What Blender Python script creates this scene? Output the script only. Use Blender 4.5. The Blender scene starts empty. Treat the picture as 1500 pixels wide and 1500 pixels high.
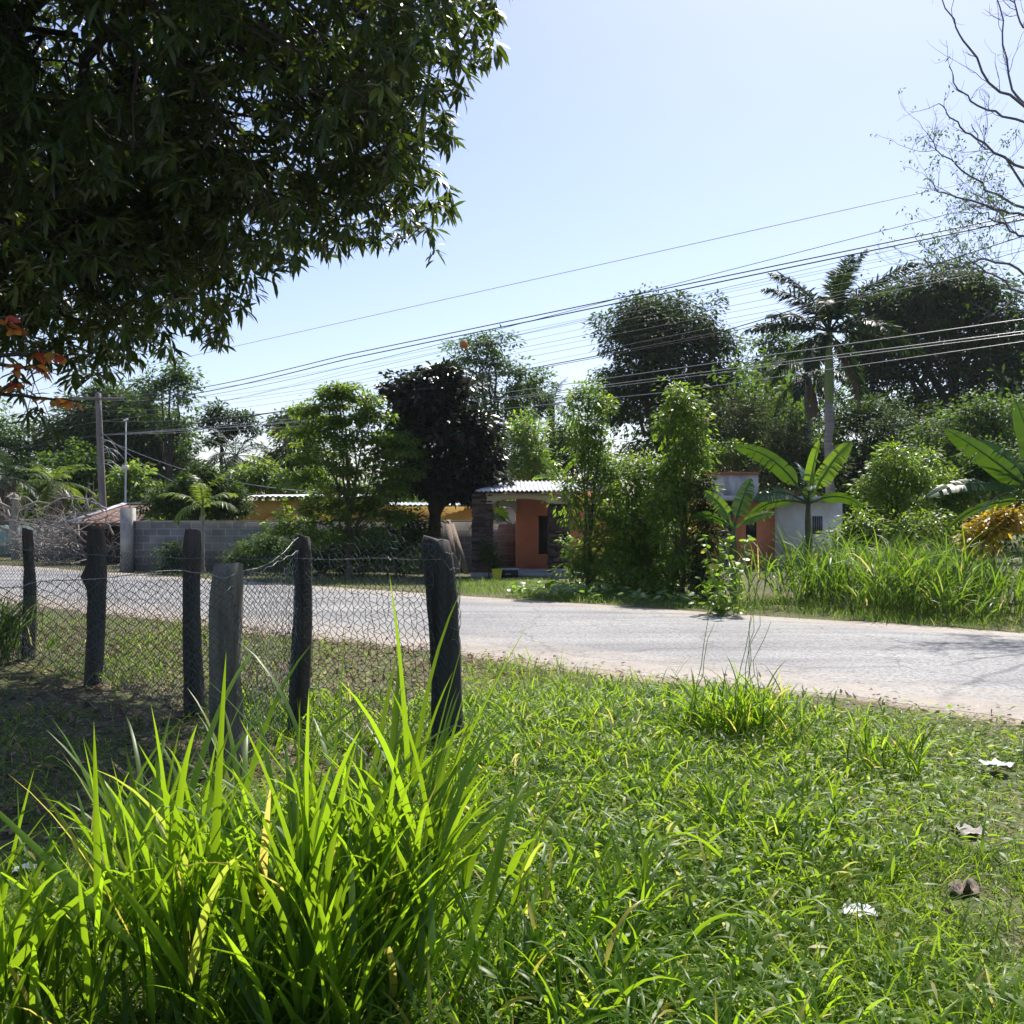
import bpy, math, random
import numpy as np
from math import radians as R, sin, cos, pi

random.seed(7)
C = bpy.context.scene.collection
F = 1500.0           # focal length in photo pixels
HAZE = .0002
SE, SA, SKY, SUNP, EXPO = 54, 22, .098, 4.6, .80
HZ = 760.0           # horizon row
EYE = 1.6

def rg(seed): return np.random.default_rng(seed)
def P(x, y, d):      # photo pixel + distance -> point in the world
    return np.array([(x - 750) / F * d, d, EYE + (HZ - y) / F * d])
def G(x, d, z=0.0): return np.array([(x - 750) / F * d, d, z])
def nrm(v):
    v = np.asarray(v, float); return v / np.maximum(np.linalg.norm(v, axis=-1, keepdims=True), 1e-9)

# ------------------------------------------------------------------ mesh building
class MB:
    def __init__(s): s.v = []; s.q = []; s.t = []; s.n = 0; s.poly = []
    def quads(s, v, q, tint=None):
        v = np.asarray(v, float).reshape(-1, 3); q = np.asarray(q, int).reshape(-1, 4)
        s.v.append(v); s.q.append(q + s.n); s.n += len(v)
        s.t.append(np.full(len(q), .5) if tint is None else np.asarray(tint, float))
    def ngon(s, pts):
        pts = np.asarray(pts, float); s.v.append(pts); s.poly.append(list(range(s.n, s.n + len(pts)))); s.n += len(pts)
    def box(s, lo, hi, rot=0.0, piv=None, tint=.5):
        lo, hi = np.minimum(lo, hi), np.maximum(lo, hi)
        x0, y0, z0 = lo; x1, y1, z1 = hi
        v = np.array([[x0,y0,z0],[x1,y0,z0],[x1,y1,z0],[x0,y1,z0],[x0,y0,z1],[x1,y0,z1],[x1,y1,z1],[x0,y1,z1]], float)
        if rot:
            p = np.array(piv if piv is not None else (lo + hi) / 2, float)
            c, n = cos(rot), sin(rot); w = v - p
            v = np.stack([w[:,0]*c - w[:,1]*n, w[:,0]*n + w[:,1]*c, w[:,2]], 1) + p
        s.quads(v, [[0,3,2,1],[4,5,6,7],[0,1,5,4],[1,2,6,5],[2,3,7,6],[3,0,4,7]], [tint]*6)
    def bar(s, a, b, w, h, up=(0,0,1), tint=.5):
        a = np.array(a, float); b = np.array(b, float); d = nrm(b - a)
        u = np.array(up, float)
        if abs(d @ u) > .95: u = np.array([1., 0, 0])
        r = nrm(np.cross(d, u)); u = np.cross(r, d)
        o = [(-1,-1),(1,-1),(1,1),(-1,1)]
        v = [a + r*i*w/2 + u*j*h/2 for i, j in o] + [b + r*i*w/2 + u*j*h/2 for i, j in o]
        s.quads(v, [[0,3,2,1],[4,5,6,7],[0,1,5,4],[1,2,6,5],[2,3,7,6],[3,0,4,7]], [tint]*6)
    def tube(s, pts, rad, sides=6, cap=True, tint=.5):
        pts = np.asarray(pts, float); k = len(pts)
        rad = np.broadcast_to(np.asarray(rad, float), (k,))
        if cap:
            pts = np.vstack([pts, pts[-1] + nrm(pts[-1]-pts[-2])*rad[-1]*.3]); rad = np.append(rad, rad[-1]*.05); k += 1
        d = np.gradient(pts, axis=0); d = nrm(d)
        ref = np.array([0., 0, 1]) if abs(d[0][2]) < .8 else np.array([1., 0, 0])
        a = np.arange(sides) * 2*pi/sides
        out = np.empty((k, sides, 3)); u = nrm(np.cross(d[0], ref))
        for i in range(k):
            u = nrm(u - d[i]*(u @ d[i])); w = np.cross(d[i], u)
            out[i] = pts[i] + rad[i]*(np.cos(a)[:,None]*u + np.sin(a)[:,None]*w)
        idx = np.arange(k*sides).reshape(k, sides); nx = np.roll(idx, -1, 1)
        q = np.stack([idx[:-1], nx[:-1], nx[1:], idx[1:]], -1).reshape(-1, 4)
        s.quads(out.reshape(-1,3), q, np.full(len(q), tint))
    def segs(s, A, B, r, sides=3):          # many thin straight wires at once
        A = np.asarray(A, float); B = np.asarray(B, float); n = len(A); d = nrm(B - A)
        ref = np.where(np.abs(d[:, 2:3]) < .8, np.array([[0., 0, 1]]), np.array([[1., 0, 0]]))
        u = nrm(np.cross(d, ref)); w = np.cross(d, u)
        a = np.arange(sides)*2*pi/sides
        rr = np.broadcast_to(np.asarray(r, float), (n,))[:, None, None]
        off = rr*(np.cos(a)[None,:,None]*u[:,None] + np.sin(a)[None,:,None]*w[:,None])
        v = np.concatenate([A[:,None]+off, B[:,None]+off], 1).reshape(-1, 3)
        i = np.arange(sides); j = (i+1) % sides
        q = np.stack([i, j, j+sides, i+sides], -1)[None] + (np.arange(n)*2*sides)[:, None, None]
        s.quads(v, q.reshape(-1, 4))
    def build(s, name, mat, parent=None, smooth=False):
        me = bpy.data.meshes.new(name)
        v = np.concatenate(s.v) if s.v else np.zeros((0, 3))
        q = np.concatenate(s.q) if s.q else np.zeros((0, 4), int)
        nq = len(q); pl = s.poly
        loops = np.concatenate([q.ravel()] + [np.array(p) for p in pl]) if pl else q.ravel()
        tot = np.concatenate([np.full(nq, 4), np.array([len(p) for p in pl], int)]) if pl else np.full(nq, 4)
        st = np.concatenate([[0], np.cumsum(tot)[:-1]]) if len(tot) else np.zeros(0)
        me.vertices.add(len(v)); me.vertices.foreach_set('co', v.astype(np.float32).ravel())
        me.loops.add(len(loops)); me.loops.foreach_set('vertex_index', loops.astype(np.int32))
        me.polygons.add(len(tot))
        me.polygons.foreach_set('loop_start', st.astype(np.int32)); me.polygons.foreach_set('loop_total', tot.astype(np.int32))
        if smooth: me.polygons.foreach_set('use_smooth', np.ones(len(tot), bool))
        at = me.attributes.new('tint', 'FLOAT', 'FACE')
        t = np.concatenate(s.t + [np.full(len(pl), .5)]) if (s.t or pl) else np.zeros(0)
        at.data.foreach_set('value', t.astype(np.float32))
        me.update(calc_edges=True); me.validate()
        if mat: me.materials.append(mat)
        o = bpy.data.objects.new(name, me); C.objects.link(o)
        if parent is not None: o.parent = parent
        return o

def tag(o, label=None, cat=None, group=None, kind=None):
    if label: o['label'] = label
    if cat: o['category'] = cat
    if group: o['group'] = group
    if kind: o['kind'] = kind
    return o
def thing(name, label, cat, group=None):
    o = bpy.data.objects.new(name, None); C.objects.link(o); o.empty_display_size = .2
    return tag(o, label, cat, group)
def based(root, base):                      # put the thing's origin on its base, keep the geometry where it is
    base = [float(x) for x in base]
    root.location = base
    for c in root.children: c.location = (-base[0], -base[1], -base[2])
    return root

# blades: ribbons that start in a direction and bend with gravity
def blades(mb, Pt, az, lean, bend, L, W, K=4, fold=0., tw=None, tint=None, prof='grass', power=1.5):
    n = len(Pt); t = np.linspace(0, 1, K+1)
    th = lean[:,None] + bend[:,None]*t**power
    tm = .5*(th[:,1:]+th[:,:-1]); ds = (L/K)[:,None]
    hx = np.concatenate([np.zeros((n,1)), np.cumsum(np.sin(tm)*ds, 1)], 1)
    hz = np.concatenate([np.zeros((n,1)), np.cumsum(np.cos(tm)*ds, 1)], 1)
    ca, sa = np.cos(az)[:,None], np.sin(az)[:,None]
    cen = Pt[:,None,:] + np.stack([ca*hx, sa*hx, hz], -1)
    nor = np.stack([ca*np.cos(th), sa*np.cos(th), -np.sin(th)], -1)
    side = np.stack([-sa+0*th, ca+0*th, 0*th], -1)
    if tw is not None:
        c, s_ = np.cos(tw)[:,None,None], np.sin(tw)[:,None,None]
        side, nor = side*c + nor*s_, nor*c - side*s_
    if prof == 'grass': w = np.minimum(1, t/.18 + .35)*np.maximum(1 - t, 0)**.62
    elif prof == 'lance': w = np.sin(np.clip(t, 0, 1)*pi)**.75*.98 + .04
    else: w = np.sin(np.clip(t, 0, 1)**.8*pi)**.55*.97 + .05
    w = w[None,:,None]*W[:,None,None]*.5
    if tint is None: tint = np.full(n, .5)
    if fold:
        cols = np.stack([cen - side*w + nor*0, cen + nor*w*fold*2*-1, cen + side*w], 2); m = 3
    else:
        cols = np.stack([cen - side*w, cen + side*w], 2); m = 2
    idx = np.arange((K+1)*m).reshape(K+1, m)
    q = np.stack([idx[:-1,:-1], idx[:-1,1:], idx[1:,1:], idx[1:,:-1]], -1).reshape(-1, 4)
    qq = q[None] + (np.arange(n)*(K+1)*m)[:,None,None]
    mb.quads(cols.reshape(-1,3), qq.reshape(-1,4), np.repeat(tint, len(q)))
    return cen

def leaves(mb, Pt, A, N, L, W, tint, droop=.25, rows=3):      # small leaves: narrow-wide-narrow with a sag
    n = len(Pt); A = nrm(A); S = nrm(np.cross(A, N))
    t = {2: np.array([0, .45, 1.]), 3: np.array([0, .3, .65, 1.])}[rows]
    w = {2: np.array([.12, 1, .06]), 3: np.array([.12, .95, .8, .05])}[rows]
    cen = Pt[:,None] + A[:,None]*(t[None,:,None]*L[:,None,None])
    cen[:,:,2] -= droop*(t**2)[None]*L[:,None]
    o = S[:,None]*(w[None,:,None]*W[:,None,None]*.5)
    v = np.stack([cen - o, cen + o], 2)
    k = len(t); idx = np.arange(k*2).reshape(k, 2)
    q = np.stack([idx[:-1,0], idx[:-1,1], idx[1:,1], idx[1:,0]], -1)
    qq = q[None] + (np.arange(n)*k*2)[:,None,None]
    mb.quads(v.reshape(-1,3), qq.reshape(-1,4), np.repeat(tint, k-1))

# ------------------------------------------------------------------ materials
def nodes(name):
    m = bpy.data.materials.new(name); m.use_nodes = True
    nt = m.node_tree; nt.nodes.clear(); return m, nt
def N(nt, t, **kw):
    n = nt.nodes.new(t)
    for k, v in kw.items(): setattr(n, k, v)
    return n
def ramp(nt, stops):
    r = N(nt, 'ShaderNodeValToRGB'); e = r.color_ramp.elements
    e[0].position = stops[0][0]; e[0].color = (*stops[0][1], 1)
    e[1].position = stops[-1][0]; e[1].color = (*stops[-1][1], 1)
    for p, c in stops[1:-1]:
        k = e.new(p); k.color = (*c, 1)
    return r
def leaf_mat(name, dark, mid, light, trans, tf=.45, rough=.45, spec=.35, stray=None):
    m, nt = nodes(name); L = nt.links.new
    a = N(nt, 'ShaderNodeAttribute', attribute_name='tint')
    st = [(0, dark), (.5, mid), (.9, light)] + ([(.97, stray)] if stray else [])
    r = ramp(nt, st); L(a.outputs['Fac'], r.inputs[0])
    b = N(nt, 'ShaderNodeBsdfPrincipled'); b.inputs['Roughness'].default_value = rough
    b.inputs['Specular IOR Level'].default_value = spec
    L(r.outputs[0], b.inputs['Base Color'])
    tr = N(nt, 'ShaderNodeBsdfTranslucent')
    sc = tuple(x*.55 for x in trans)
    r2 = ramp(nt, [(0, sc), (.55, trans), (.9, tuple(min(1, x*1.25) for x in trans))] + ([(.97, tuple(min(1, x*2.2) for x in stray))] if stray else []))
    L(a.outputs['Fac'], r2.inputs[0]); L(r2.outputs[0], tr.inputs[0])
    mx = N(nt, 'ShaderNodeMixShader'); mx.inputs[0].default_value = tf
    L(b.outputs[0], mx.inputs[1]); L(tr.outputs[0], mx.inputs[2])
    o = N(nt, 'ShaderNodeOutputMaterial'); L(mx.outputs[0], o.inputs[0])
    return m
def plain(name, c1, c2=None, scale=6., rough=.8, bump=.0, bscale=None, spec=.3, metal=0., stretch=(1,1,1), detail=6., ramp_pos=(.35,.65), use_tint=False):
    m, nt = nodes(name); L = nt.links.new
    tc = N(nt, 'ShaderNodeTexCoord'); mp = N(nt, 'ShaderNodeMapping'); mp.inputs['Scale'].default_value = stretch
    L(tc.outputs['Object'], mp.inputs[0])
    n = N(nt, 'ShaderNodeTexNoise'); n.inputs['Scale'].default_value = scale; n.inputs['Detail'].default_value = detail
    n.inputs['Roughness'].default_value = .65
    L(mp.outputs[0], n.inputs['Vector'])
    r = ramp(nt, [(ramp_pos[0], c1), (ramp_pos[1], c2 or c1)])
    if use_tint:
        a = N(nt, 'ShaderNodeAttribute', attribute_name='tint')
        mm = N(nt, 'ShaderNodeMath', operation='ADD'); L(a.outputs['Fac'], mm.inputs[0]); L(n.outputs[0], mm.inputs[1])
        m2 = N(nt, 'ShaderNodeMath', operation='MULTIPLY'); m2.inputs[1].default_value = .5
        L(mm.outputs[0], m2.inputs[0]); L(m2.outputs[0], r.inputs[0])
    else: L(n.outputs[0], r.inputs[0])
    b = N(nt, 'ShaderNodeBsdfPrincipled'); b.inputs['Roughness'].default_value = rough
    b.inputs['Specular IOR Level'].default_value = spec; b.inputs['Metallic'].default_value = metal
    L(r.outputs[0], b.inputs['Base Color'])
    if bump:
        n2 = N(nt, 'ShaderNodeTexNoise'); n2.inputs['Scale'].default_value = bscale or scale*4; n2.inputs['Detail'].default_value = 5
        L(mp.outputs[0], n2.inputs['Vector'])
        bp = N(nt, 'ShaderNodeBump'); bp.inputs['Strength'].default_value = bump; bp.inputs['Distance'].default_value = .02
        L(n2.outputs[0], bp.inputs['Height']); L(bp.outputs[0], b.inputs['Normal'])
    o = N(nt, 'ShaderNodeOutputMaterial'); L(b.outputs[0], o.inputs[0])
    return m

M = {}
M['grass_fg'] = leaf_mat('tall grass', (.055,.115,.012), (.08,.16,.018), (.12,.20,.03), (.36,.57,.016), .52, .40, .35, stray=(.35,.30,.06))
M['grass_far'] = leaf_mat('roadside grass', (.045,.09,.015), (.07,.14,.02), (.12,.20,.03), (.26,.44,.025), .42, .45, .35, stray=(.34,.30,.09))
M['weeds'] = leaf_mat('creeping weeds', (.07,.125,.022), (.115,.19,.03), (.18,.255,.055), (.36,.54,.03), .46, .46, .3, stray=(.38,.32,.12))
M['dry'] = leaf_mat('dry leaves', (.09,.05,.03), (.19,.12,.075), (.34,.25,.17), (.2,.12,.05), .15, .7, .2)
M['mango'] = leaf_mat('mango leaves', (.018,.035,.012), (.024,.05,.015), (.035,.07,.018), (.24,.36,.015), .18, .38, .4, stray=(.10,.13,.02))
M['almond'] = leaf_mat('almond leaves', (.50,.05,.05), (.50,.24,.04), (.16,.22,.03), (.75,.25,.06), .5, .4, .4)
M['feather'] = leaf_mat('feathery leaves', (.035,.064,.02), (.05,.09,.026), (.075,.12,.033), (.14,.24,.03), .32, .6, .12)
M['dark'] = leaf_mat('dark leaves', (.018,.038,.010), (.027,.056,.013), (.042,.08,.018), (.12,.22,.018), .28, .6, .12)
M['almostblack'] = leaf_mat('glossy dark leaves', (.012,.019,.012), (.017,.027,.014), (.027,.04,.02), (.06,.09,.015), .16, .34, .5, stray=(.06,.03,.02))
M['mid'] = leaf_mat('mid green leaves', (.030,.066,.015), (.046,.096,.018), (.075,.135,.025), (.18,.33,.02), .36, .55, .16)
M['bright'] = leaf_mat('bright leaves', (.055,.10,.018), (.085,.15,.022), (.13,.20,.03), (.32,.50,.025), .44, .45, .32, stray=(.30,.26,.04))
M['lime'] = leaf_mat('lime leaves', (.07,.13,.02), (.10,.18,.025), (.14,.23,.035), (.32,.52,.03), .45, .42, .4, stray=(.36,.28,.05))
M['grey_green'] = leaf_mat('grey green leaves', (.035,.058,.02), (.055,.08,.028), (.085,.11,.04), (.14,.20,.03), .32, .65, .1)
M['yellow'] = leaf_mat('yellow leaves', (.25,.18,.02), (.40,.27,.02), (.22,.22,.03), (.6,.42,.02), .45, .45, .4)
M['palm'] = leaf_mat('palm leaflets', (.014,.030,.013), (.02,.042,.016), (.032,.06,.02), (.06,.12,.015), .25, .5, .22)
M['palm_bright'] = leaf_mat('young palm leaflets', (.05,.09,.015), (.08,.14,.02), (.12,.18,.03), (.30,.42,.03), .45, .4, .4, stray=(.36,.30,.08))
M['palm_dead'] = leaf_mat('dead palm leaflets', (.13,.09,.06), (.20,.15,.10), (.28,.22,.16), (.2,.14,.08), .2, .7, .2)
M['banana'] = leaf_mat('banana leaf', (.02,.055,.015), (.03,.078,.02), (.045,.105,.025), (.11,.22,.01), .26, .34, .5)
M['banana_sunlit_tint'] = leaf_mat('sunlit banana leaf', (.05,.10,.015), (.07,.14,.02), (.09,.17,.03), (.36,.58,.015), .45, .36, .5)  # lit copy of the banana leaf, sun from behind put into its colours
M['banana_stem'] = plain('banana stem', (.10,.13,.04), (.09,.06,.035), 5, .6, .2)
M['bark'] = plain('bark', (.075,.06,.048), (.15,.125,.10), 7, .9, .5, 40, stretch=(1,1,.25))
M['bark_pale'] = plain('pale bark', (.22,.20,.17), (.36,.33,.29), 5, .9, .4, 30, stretch=(1,1,.4))
M['bark_dark'] = plain('dark bark', (.035,.028,.024), (.07,.056,.046), 8, .9, .5, 40, stretch=(1,1,.25))
M['twig_blue'] = plain('bare branch', (.10,.095,.10), (.17,.16,.165), 6, .85)
M['deadwood'] = plain('dead wood', (.17,.15,.135), (.34,.31,.28), 5, .9, .3)
M['post'] = plain('weathered post', (.03,.024,.018), (.10,.08,.062), 9, .9, .8, 34, stretch=(1,1,.12), ramp_pos=(.3,.7))
M['post_grey'] = plain('grey lichen post', (.075,.066,.052), (.29,.255,.20), 8, .92, .9, 30, stretch=(1,1,.15), ramp_pos=(.3,.68))
M['post_paint'] = plain('blue grey weathered post', (.02,.016,.013), (.078,.074,.07), 5, .85, .8, 30, stretch=(1,1,.1), ramp_pos=(.35,.7))
M['wire'] = plain('coated wire', (.022,.034,.036), (.07,.10,.10), 20, .5, spec=.4)
M['barb'] = plain('galvanised wire', (.20,.21,.21), (.34,.35,.35), 20, .45, spec=.5, metal=.6)
M['cable'] = plain('black cable', (.018,.018,.02), (.03,.03,.032), 3, .5)
M['cable_grey'] = plain('grey cable', (.20,.21,.22), (.30,.31,.32), 3, .4)
M['cream'] = plain('cream paint', (.50,.43,.34), (.58,.51,.41), 3, .8, .1, 30)
M['orange'] = plain('orange paint', (.72,.235,.115), (.88,.33,.175), 1.2, .8, .08, 30)
M['yellow_wall'] = plain('yellow paint', (.60,.36,.07), (.72,.46,.11), 1.4, .8, .1, 20)
M['white_wall'] = plain('white paint', (.62,.60,.55), (.76,.75,.71), 1.8, .8, .1, 20)
M['parapet'] = plain('stained white paint', (.28,.27,.27), (.62,.62,.62), 3, .85, .1, 20, stretch=(1,1,.35), ramp_pos=(.3,.6))
M['concrete'] = plain('concrete', (.26,.255,.245), (.40,.39,.375), 4, .9, .3, 30)
M['slab'] = plain('roof slab', (.40,.40,.40), (.60,.60,.60), 2, .85, .2, 20)
M['tile_rim'] = plain('clay coping', (.30,.10,.05), (.42,.16,.08), 12, .8, .4, 60)
M['dark_open'] = plain('dark window', (.012,.011,.011), (.025,.022,.02), 3, .3, spec=.5)
M['wood_brown'] = plain('dark brown wood', (.035,.022,.016), (.075,.045,.032), 12, .7, .3, 40, stretch=(6,6,.6))
M['tin'] = plain('roof sheet', (.42,.42,.46), (.66,.66,.72), 3, .5, .1, 20, stretch=(1,.3,1), spec=.5)
M['tin_rust'] = plain('rusty roof sheet', (.13,.075,.06), (.30,.19,.15), 4, .85, .2, 30)
M['plank'] = plain('weathered plank', (.17,.13,.105), (.29,.23,.19), 6, .9, .4, 30, stretch=(4,4,.3))
M['stone'] = plain('ledge stone', (.035,.024,.022), (.17,.12,.105), 5, .85, .6, 30, use_tint=True, ramp_pos=(.25,.75))
M['mint'] = plain('mint green paint', (.22,.33,.27), (.32,.43,.36), 2, .8)
M['bucket'] = plain('yellow plastic', (.62,.55,.03), (.70,.62,.05), 2, .4)
M['black_plastic'] = plain('black plastic', (.02,.02,.026), (.04,.04,.05), 3, .45)
M['grey_plastic'] = plain('grey plastic', (.24,.25,.28), (.36,.37,.40), 3, .5)
M['paper'] = plain('white litter', (.42,.44,.46), (.62,.64,.66), 9, .5, .4, 20)
M['card'] = plain('grey card', (.26,.24,.21), (.40,.37,.33), 9, .9, .3, 20)
M['amber'] = plain('orange plastic', (.55,.16,.03), (.62,.2,.04), 4, .5)
M['pole'] = plain('pole wood', (.15,.13,.12), (.26,.235,.215), 6, .9, .3, 20, stretch=(1,1,.2))
M['metal_grey'] = plain('painted steel', (.34,.36,.38), (.44,.46,.48), 3, .5, metal=.3)
M['royal_trunk'] = plain('royal palm trunk', (.15,.135,.125), (.26,.24,.225), 3, .85, .25, 20, stretch=(.5,.5,4))
M['crownshaft'] = plain('crownshaft', (.10,.15,.04), (.16,.21,.06), 2, .4, stretch=(3,3,.4))
M['fibre'] = plain('palm fibre', (.10,.07,.05), (.20,.15,.11), 12, .95, .5, 40, stretch=(1,1,.3))
M['squash'] = leaf_mat('squash leaf', (.12,.20,.05), (.17,.27,.07), (.30,.38,.2), (.3,.5,.05), .4, .4, .5)

def block_mat():
    m, nt = nodes('grey concrete blocks'); L = nt.links.new
    tc = N(nt, 'ShaderNodeTexCoord'); sp = N(nt, 'ShaderNodeSeparateXYZ'); L(tc.outputs['Object'], sp.inputs[0])
    cb = N(nt, 'ShaderNodeCombineXYZ'); L(sp.outputs[0], cb.inputs[0]); L(sp.outputs[2], cb.inputs[1])
    bk = N(nt, 'ShaderNodeTexBrick'); L(cb.outputs[0], bk.inputs['Vector'])
    bk.inputs['Scale'].default_value = 1; bk.inputs['Brick Width'].default_value = .42; bk.inputs['Row Height'].default_value = .215
    bk.inputs['Mortar Size'].default_value = .012; bk.inputs['Bias'].default_value = 0
    bk.inputs['Color1'].default_value = (.20,.20,.205,1); bk.inputs['Color2'].default_value = (.29,.285,.28,1); bk.inputs['Mortar'].default_value = (.40,.395,.38,1)
    n = N(nt, 'ShaderNodeTexNoise'); n.inputs['Scale'].default_value = 2.2; n.inputs['Detail'].default_value = 8; L(tc.outputs['Object'], n.inputs['Vector'])
    r = ramp(nt, [(.3, (.62,.60,.58)), (.7, (1.08,1.06,1.04))]); L(n.outputs[0], r.inputs[0])
    mx = N(nt, 'ShaderNodeMix', data_type='RGBA', blend_type='MULTIPLY'); mx.inputs[0].default_value = 1
    L(bk.outputs[0], mx.inputs[6]); L(r.outputs[0], mx.inputs[7])
    b = N(nt, 'ShaderNodeBsdfPrincipled'); b.inputs['Roughness'].default_value = .92; L(mx.outputs[2], b.inputs['Base Color'])
    bp = N(nt, 'ShaderNodeBump'); bp.inputs['Strength'].default_value = .5; bp.inputs['Distance'].default_value = .01; L(bk.outputs[1], bp.inputs['Height']); bp.invert = True
    L(bp.outputs[0], b.inputs['Normal'])
    o = N(nt, 'ShaderNodeOutputMaterial'); L(b.outputs[0], o.inputs[0]); return m
M['blocks'] = block_mat()

def road_mat():
    m, nt = nodes('sun bleached asphalt'); L = nt.links.new
    tc = N(nt, 'ShaderNodeTexCoord')
    n1 = N(nt, 'ShaderNodeTexNoise'); n1.inputs['Scale'].default_value = .55; n1.inputs['Detail'].default_value = 7; L(tc.outputs['Object'], n1.inputs['Vector'])
    n2 = N(nt, 'ShaderNodeTexNoise'); n2.inputs['Scale'].default_value = 24; n2.inputs['Detail'].default_value = 4; n2.inputs['Roughness'].default_value = .8; L(tc.outputs['Object'], n2.inputs['Vector'])
    r1 = ramp(nt, [(.3, (.20,.20,.205)), (.7, (.285,.282,.28))]); L(n1.outputs[0], r1.inputs[0])
    r2 = ramp(nt, [(.36, (.30,.30,.31)), (.47, (.9,.9,.9)), (.66, (1.45,1.44,1.42))]); L(n2.outputs[0], r2.inputs[0])
    mx = N(nt, 'ShaderNodeMix', data_type='RGBA', blend_type='MULTIPLY'); mx.inputs[0].default_value = 1; L(r1.outputs[0], mx.inputs[6]); L(r2.outputs[0], mx.inputs[7])
    mpr = N(nt, 'ShaderNodeMapping'); mpr.inputs['Rotation'].default_value = (0, 0, .705); mpr.inputs['Scale'].default_value = (.06, 1.1, 1); L(tc.outputs['Object'], mpr.inputs[0])
    nl_ = N(nt, 'ShaderNodeTexNoise'); nl_.inputs['Scale'].default_value = 1.3; nl_.inputs['Detail'].default_value = 5; L(mpr.outputs[0], nl_.inputs['Vector'])
    rl = ramp(nt, [(.36, (.70,.70,.715)), (.62, (1.1,1.1,1.09))]); L(nl_.outputs[0], rl.inputs[0])
    mxl = N(nt, 'ShaderNodeMix', data_type='RGBA', blend_type='MULTIPLY'); mxl.inputs[0].default_value = 1; L(mx.outputs[2], mxl.inputs[6]); L(rl.outputs[0], mxl.inputs[7]); mx = mxl
    # cracks
    mpw = N(nt, 'ShaderNodeTexNoise'); mpw.inputs['Scale'].default_value = 2.2; mpw.inputs['Detail'].default_value = 5; L(tc.outputs['Object'], mpw.inputs['Vector'])
    ad = N(nt, 'ShaderNodeMix', data_type='RGBA', blend_type='ADD'); ad.inputs[0].default_value = .55; L(tc.outputs['Object'], ad.inputs[6]); L(mpw.outputs[1], ad.inputs[7])
    vo = N(nt, 'ShaderNodeTexVoronoi', feature='DISTANCE_TO_EDGE'); vo.inputs['Scale'].default_value = .42; L(ad.outputs[2], vo.inputs['Vector'])
    rc = ramp(nt, [(.0, (.25,.24,.24)), (.006, (.5,.5,.5)), (.012, (1,1,1))]); L(vo.outputs[0], rc.inputs[0])
    m2 = N(nt, 'ShaderNodeMix', data_type='RGBA', blend_type='MULTIPLY'); m2.inputs[0].default_value = .5; L(mx.outputs[2], m2.inputs[6]); L(rc.outputs[0], m2.inputs[7])
    # dust blown in from the edges: tint attribute is 1 at the edge
    a = N(nt, 'ShaderNodeAttribute', attribute_name='tint')
    n3 = N(nt, 'ShaderNodeTexNoise'); n3.inputs['Scale'].default_value = 3.5; n3.inputs['Detail'].default_value = 8; L(tc.outputs['Object'], n3.inputs['Vector'])
    ml = N(nt, 'ShaderNodeMath', operation='MULTIPLY'); L(a.outputs['Fac'], ml.inputs[0]); L(n3.outputs[0], ml.inputs[1])
    m3 = N(nt, 'ShaderNodeMix', data_type='RGBA'); L(ml.outputs[0], m3.inputs[0]); L(m2.outputs[2], m3.inputs[6]); m3.inputs[7].default_value = (.40,.33,.26,1)
    b = N(nt, 'ShaderNodeBsdfPrincipled'); b.inputs['Roughness'].default_value = .75; b.inputs['Specular IOR Level'].default_value = .35
    L(m3.outputs[2], b.inputs['Base Color'])
    bp = N(nt, 'ShaderNodeBump'); bp.inputs['Strength'].default_value = .7; bp.inputs['Distance'].default_value = .012; L(n2.outputs[0], bp.inputs['Height']); L(bp.outputs[0], b.inputs['Normal'])
    o = N(nt, 'ShaderNodeOutputMaterial'); L(b.outputs[0], o.inputs[0]); return m
M['road'] = road_mat()

def soil_mat(name, cols, green):
    m, nt = nodes(name); L = nt.links.new
    tc = N(nt, 'ShaderNodeTexCoord')
    n1 = N(nt, 'ShaderNodeTexNoise'); n1.inputs['Scale'].default_value = 1.1; n1.inputs['Detail'].default_value = 9; n1.inputs['Roughness'].default_value = .7; L(tc.outputs['Object'], n1.inputs['Vector'])
    n2 = N(nt, 'ShaderNodeTexNoise'); n2.inputs['Scale'].default_value = 24; n2.inputs['Detail'].default_value = 6; L(tc.outputs['Object'], n2.inputs['Vector'])
    r1 = ramp(nt, [(.30, cols[0]), (.55, cols[1]), (.72, cols[2])]); L(n2.outputs[0], r1.inputs[0])
    r2 = ramp(nt, [(.36, (0,0,0)), (.55, (.9,.9,.9))]); L(n1.outputs[0], r2.inputs[0])
    mx = N(nt, 'ShaderNodeMix', data_type='RGBA'); L(r2.outputs[0], mx.inputs[0]); L(r1.outputs[0], mx.inputs[6]); mx.inputs[7].default_value = (*green, 1)
    b = N(nt, 'ShaderNodeBsdfPrincipled'); b.inputs['Roughness'].default_value = .95; b.inputs['Specular IOR Level'].default_value = .15; L(mx.outputs[2], b.inputs['Base Color'])
    bp = N(nt, 'ShaderNodeBump'); bp.inputs['Strength'].default_value = .8; bp.inputs['Distance'].default_value = .03; L(n2.outputs[0], bp.inputs['Height']); L(bp.outputs[0], b.inputs['Normal'])
    o = N(nt, 'ShaderNodeOutputMaterial'); L(b.outputs[0], o.inputs[0]); return m
M['soil'] = soil_mat('soil', [(.08,.062,.045), (.16,.125,.095), (.27,.22,.17)], (.09,.105,.04))
M['dust'] = soil_mat('dusty shoulder', [(.26,.20,.15), (.38,.31,.245), (.48,.41,.34)], (.34,.29,.22))

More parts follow.
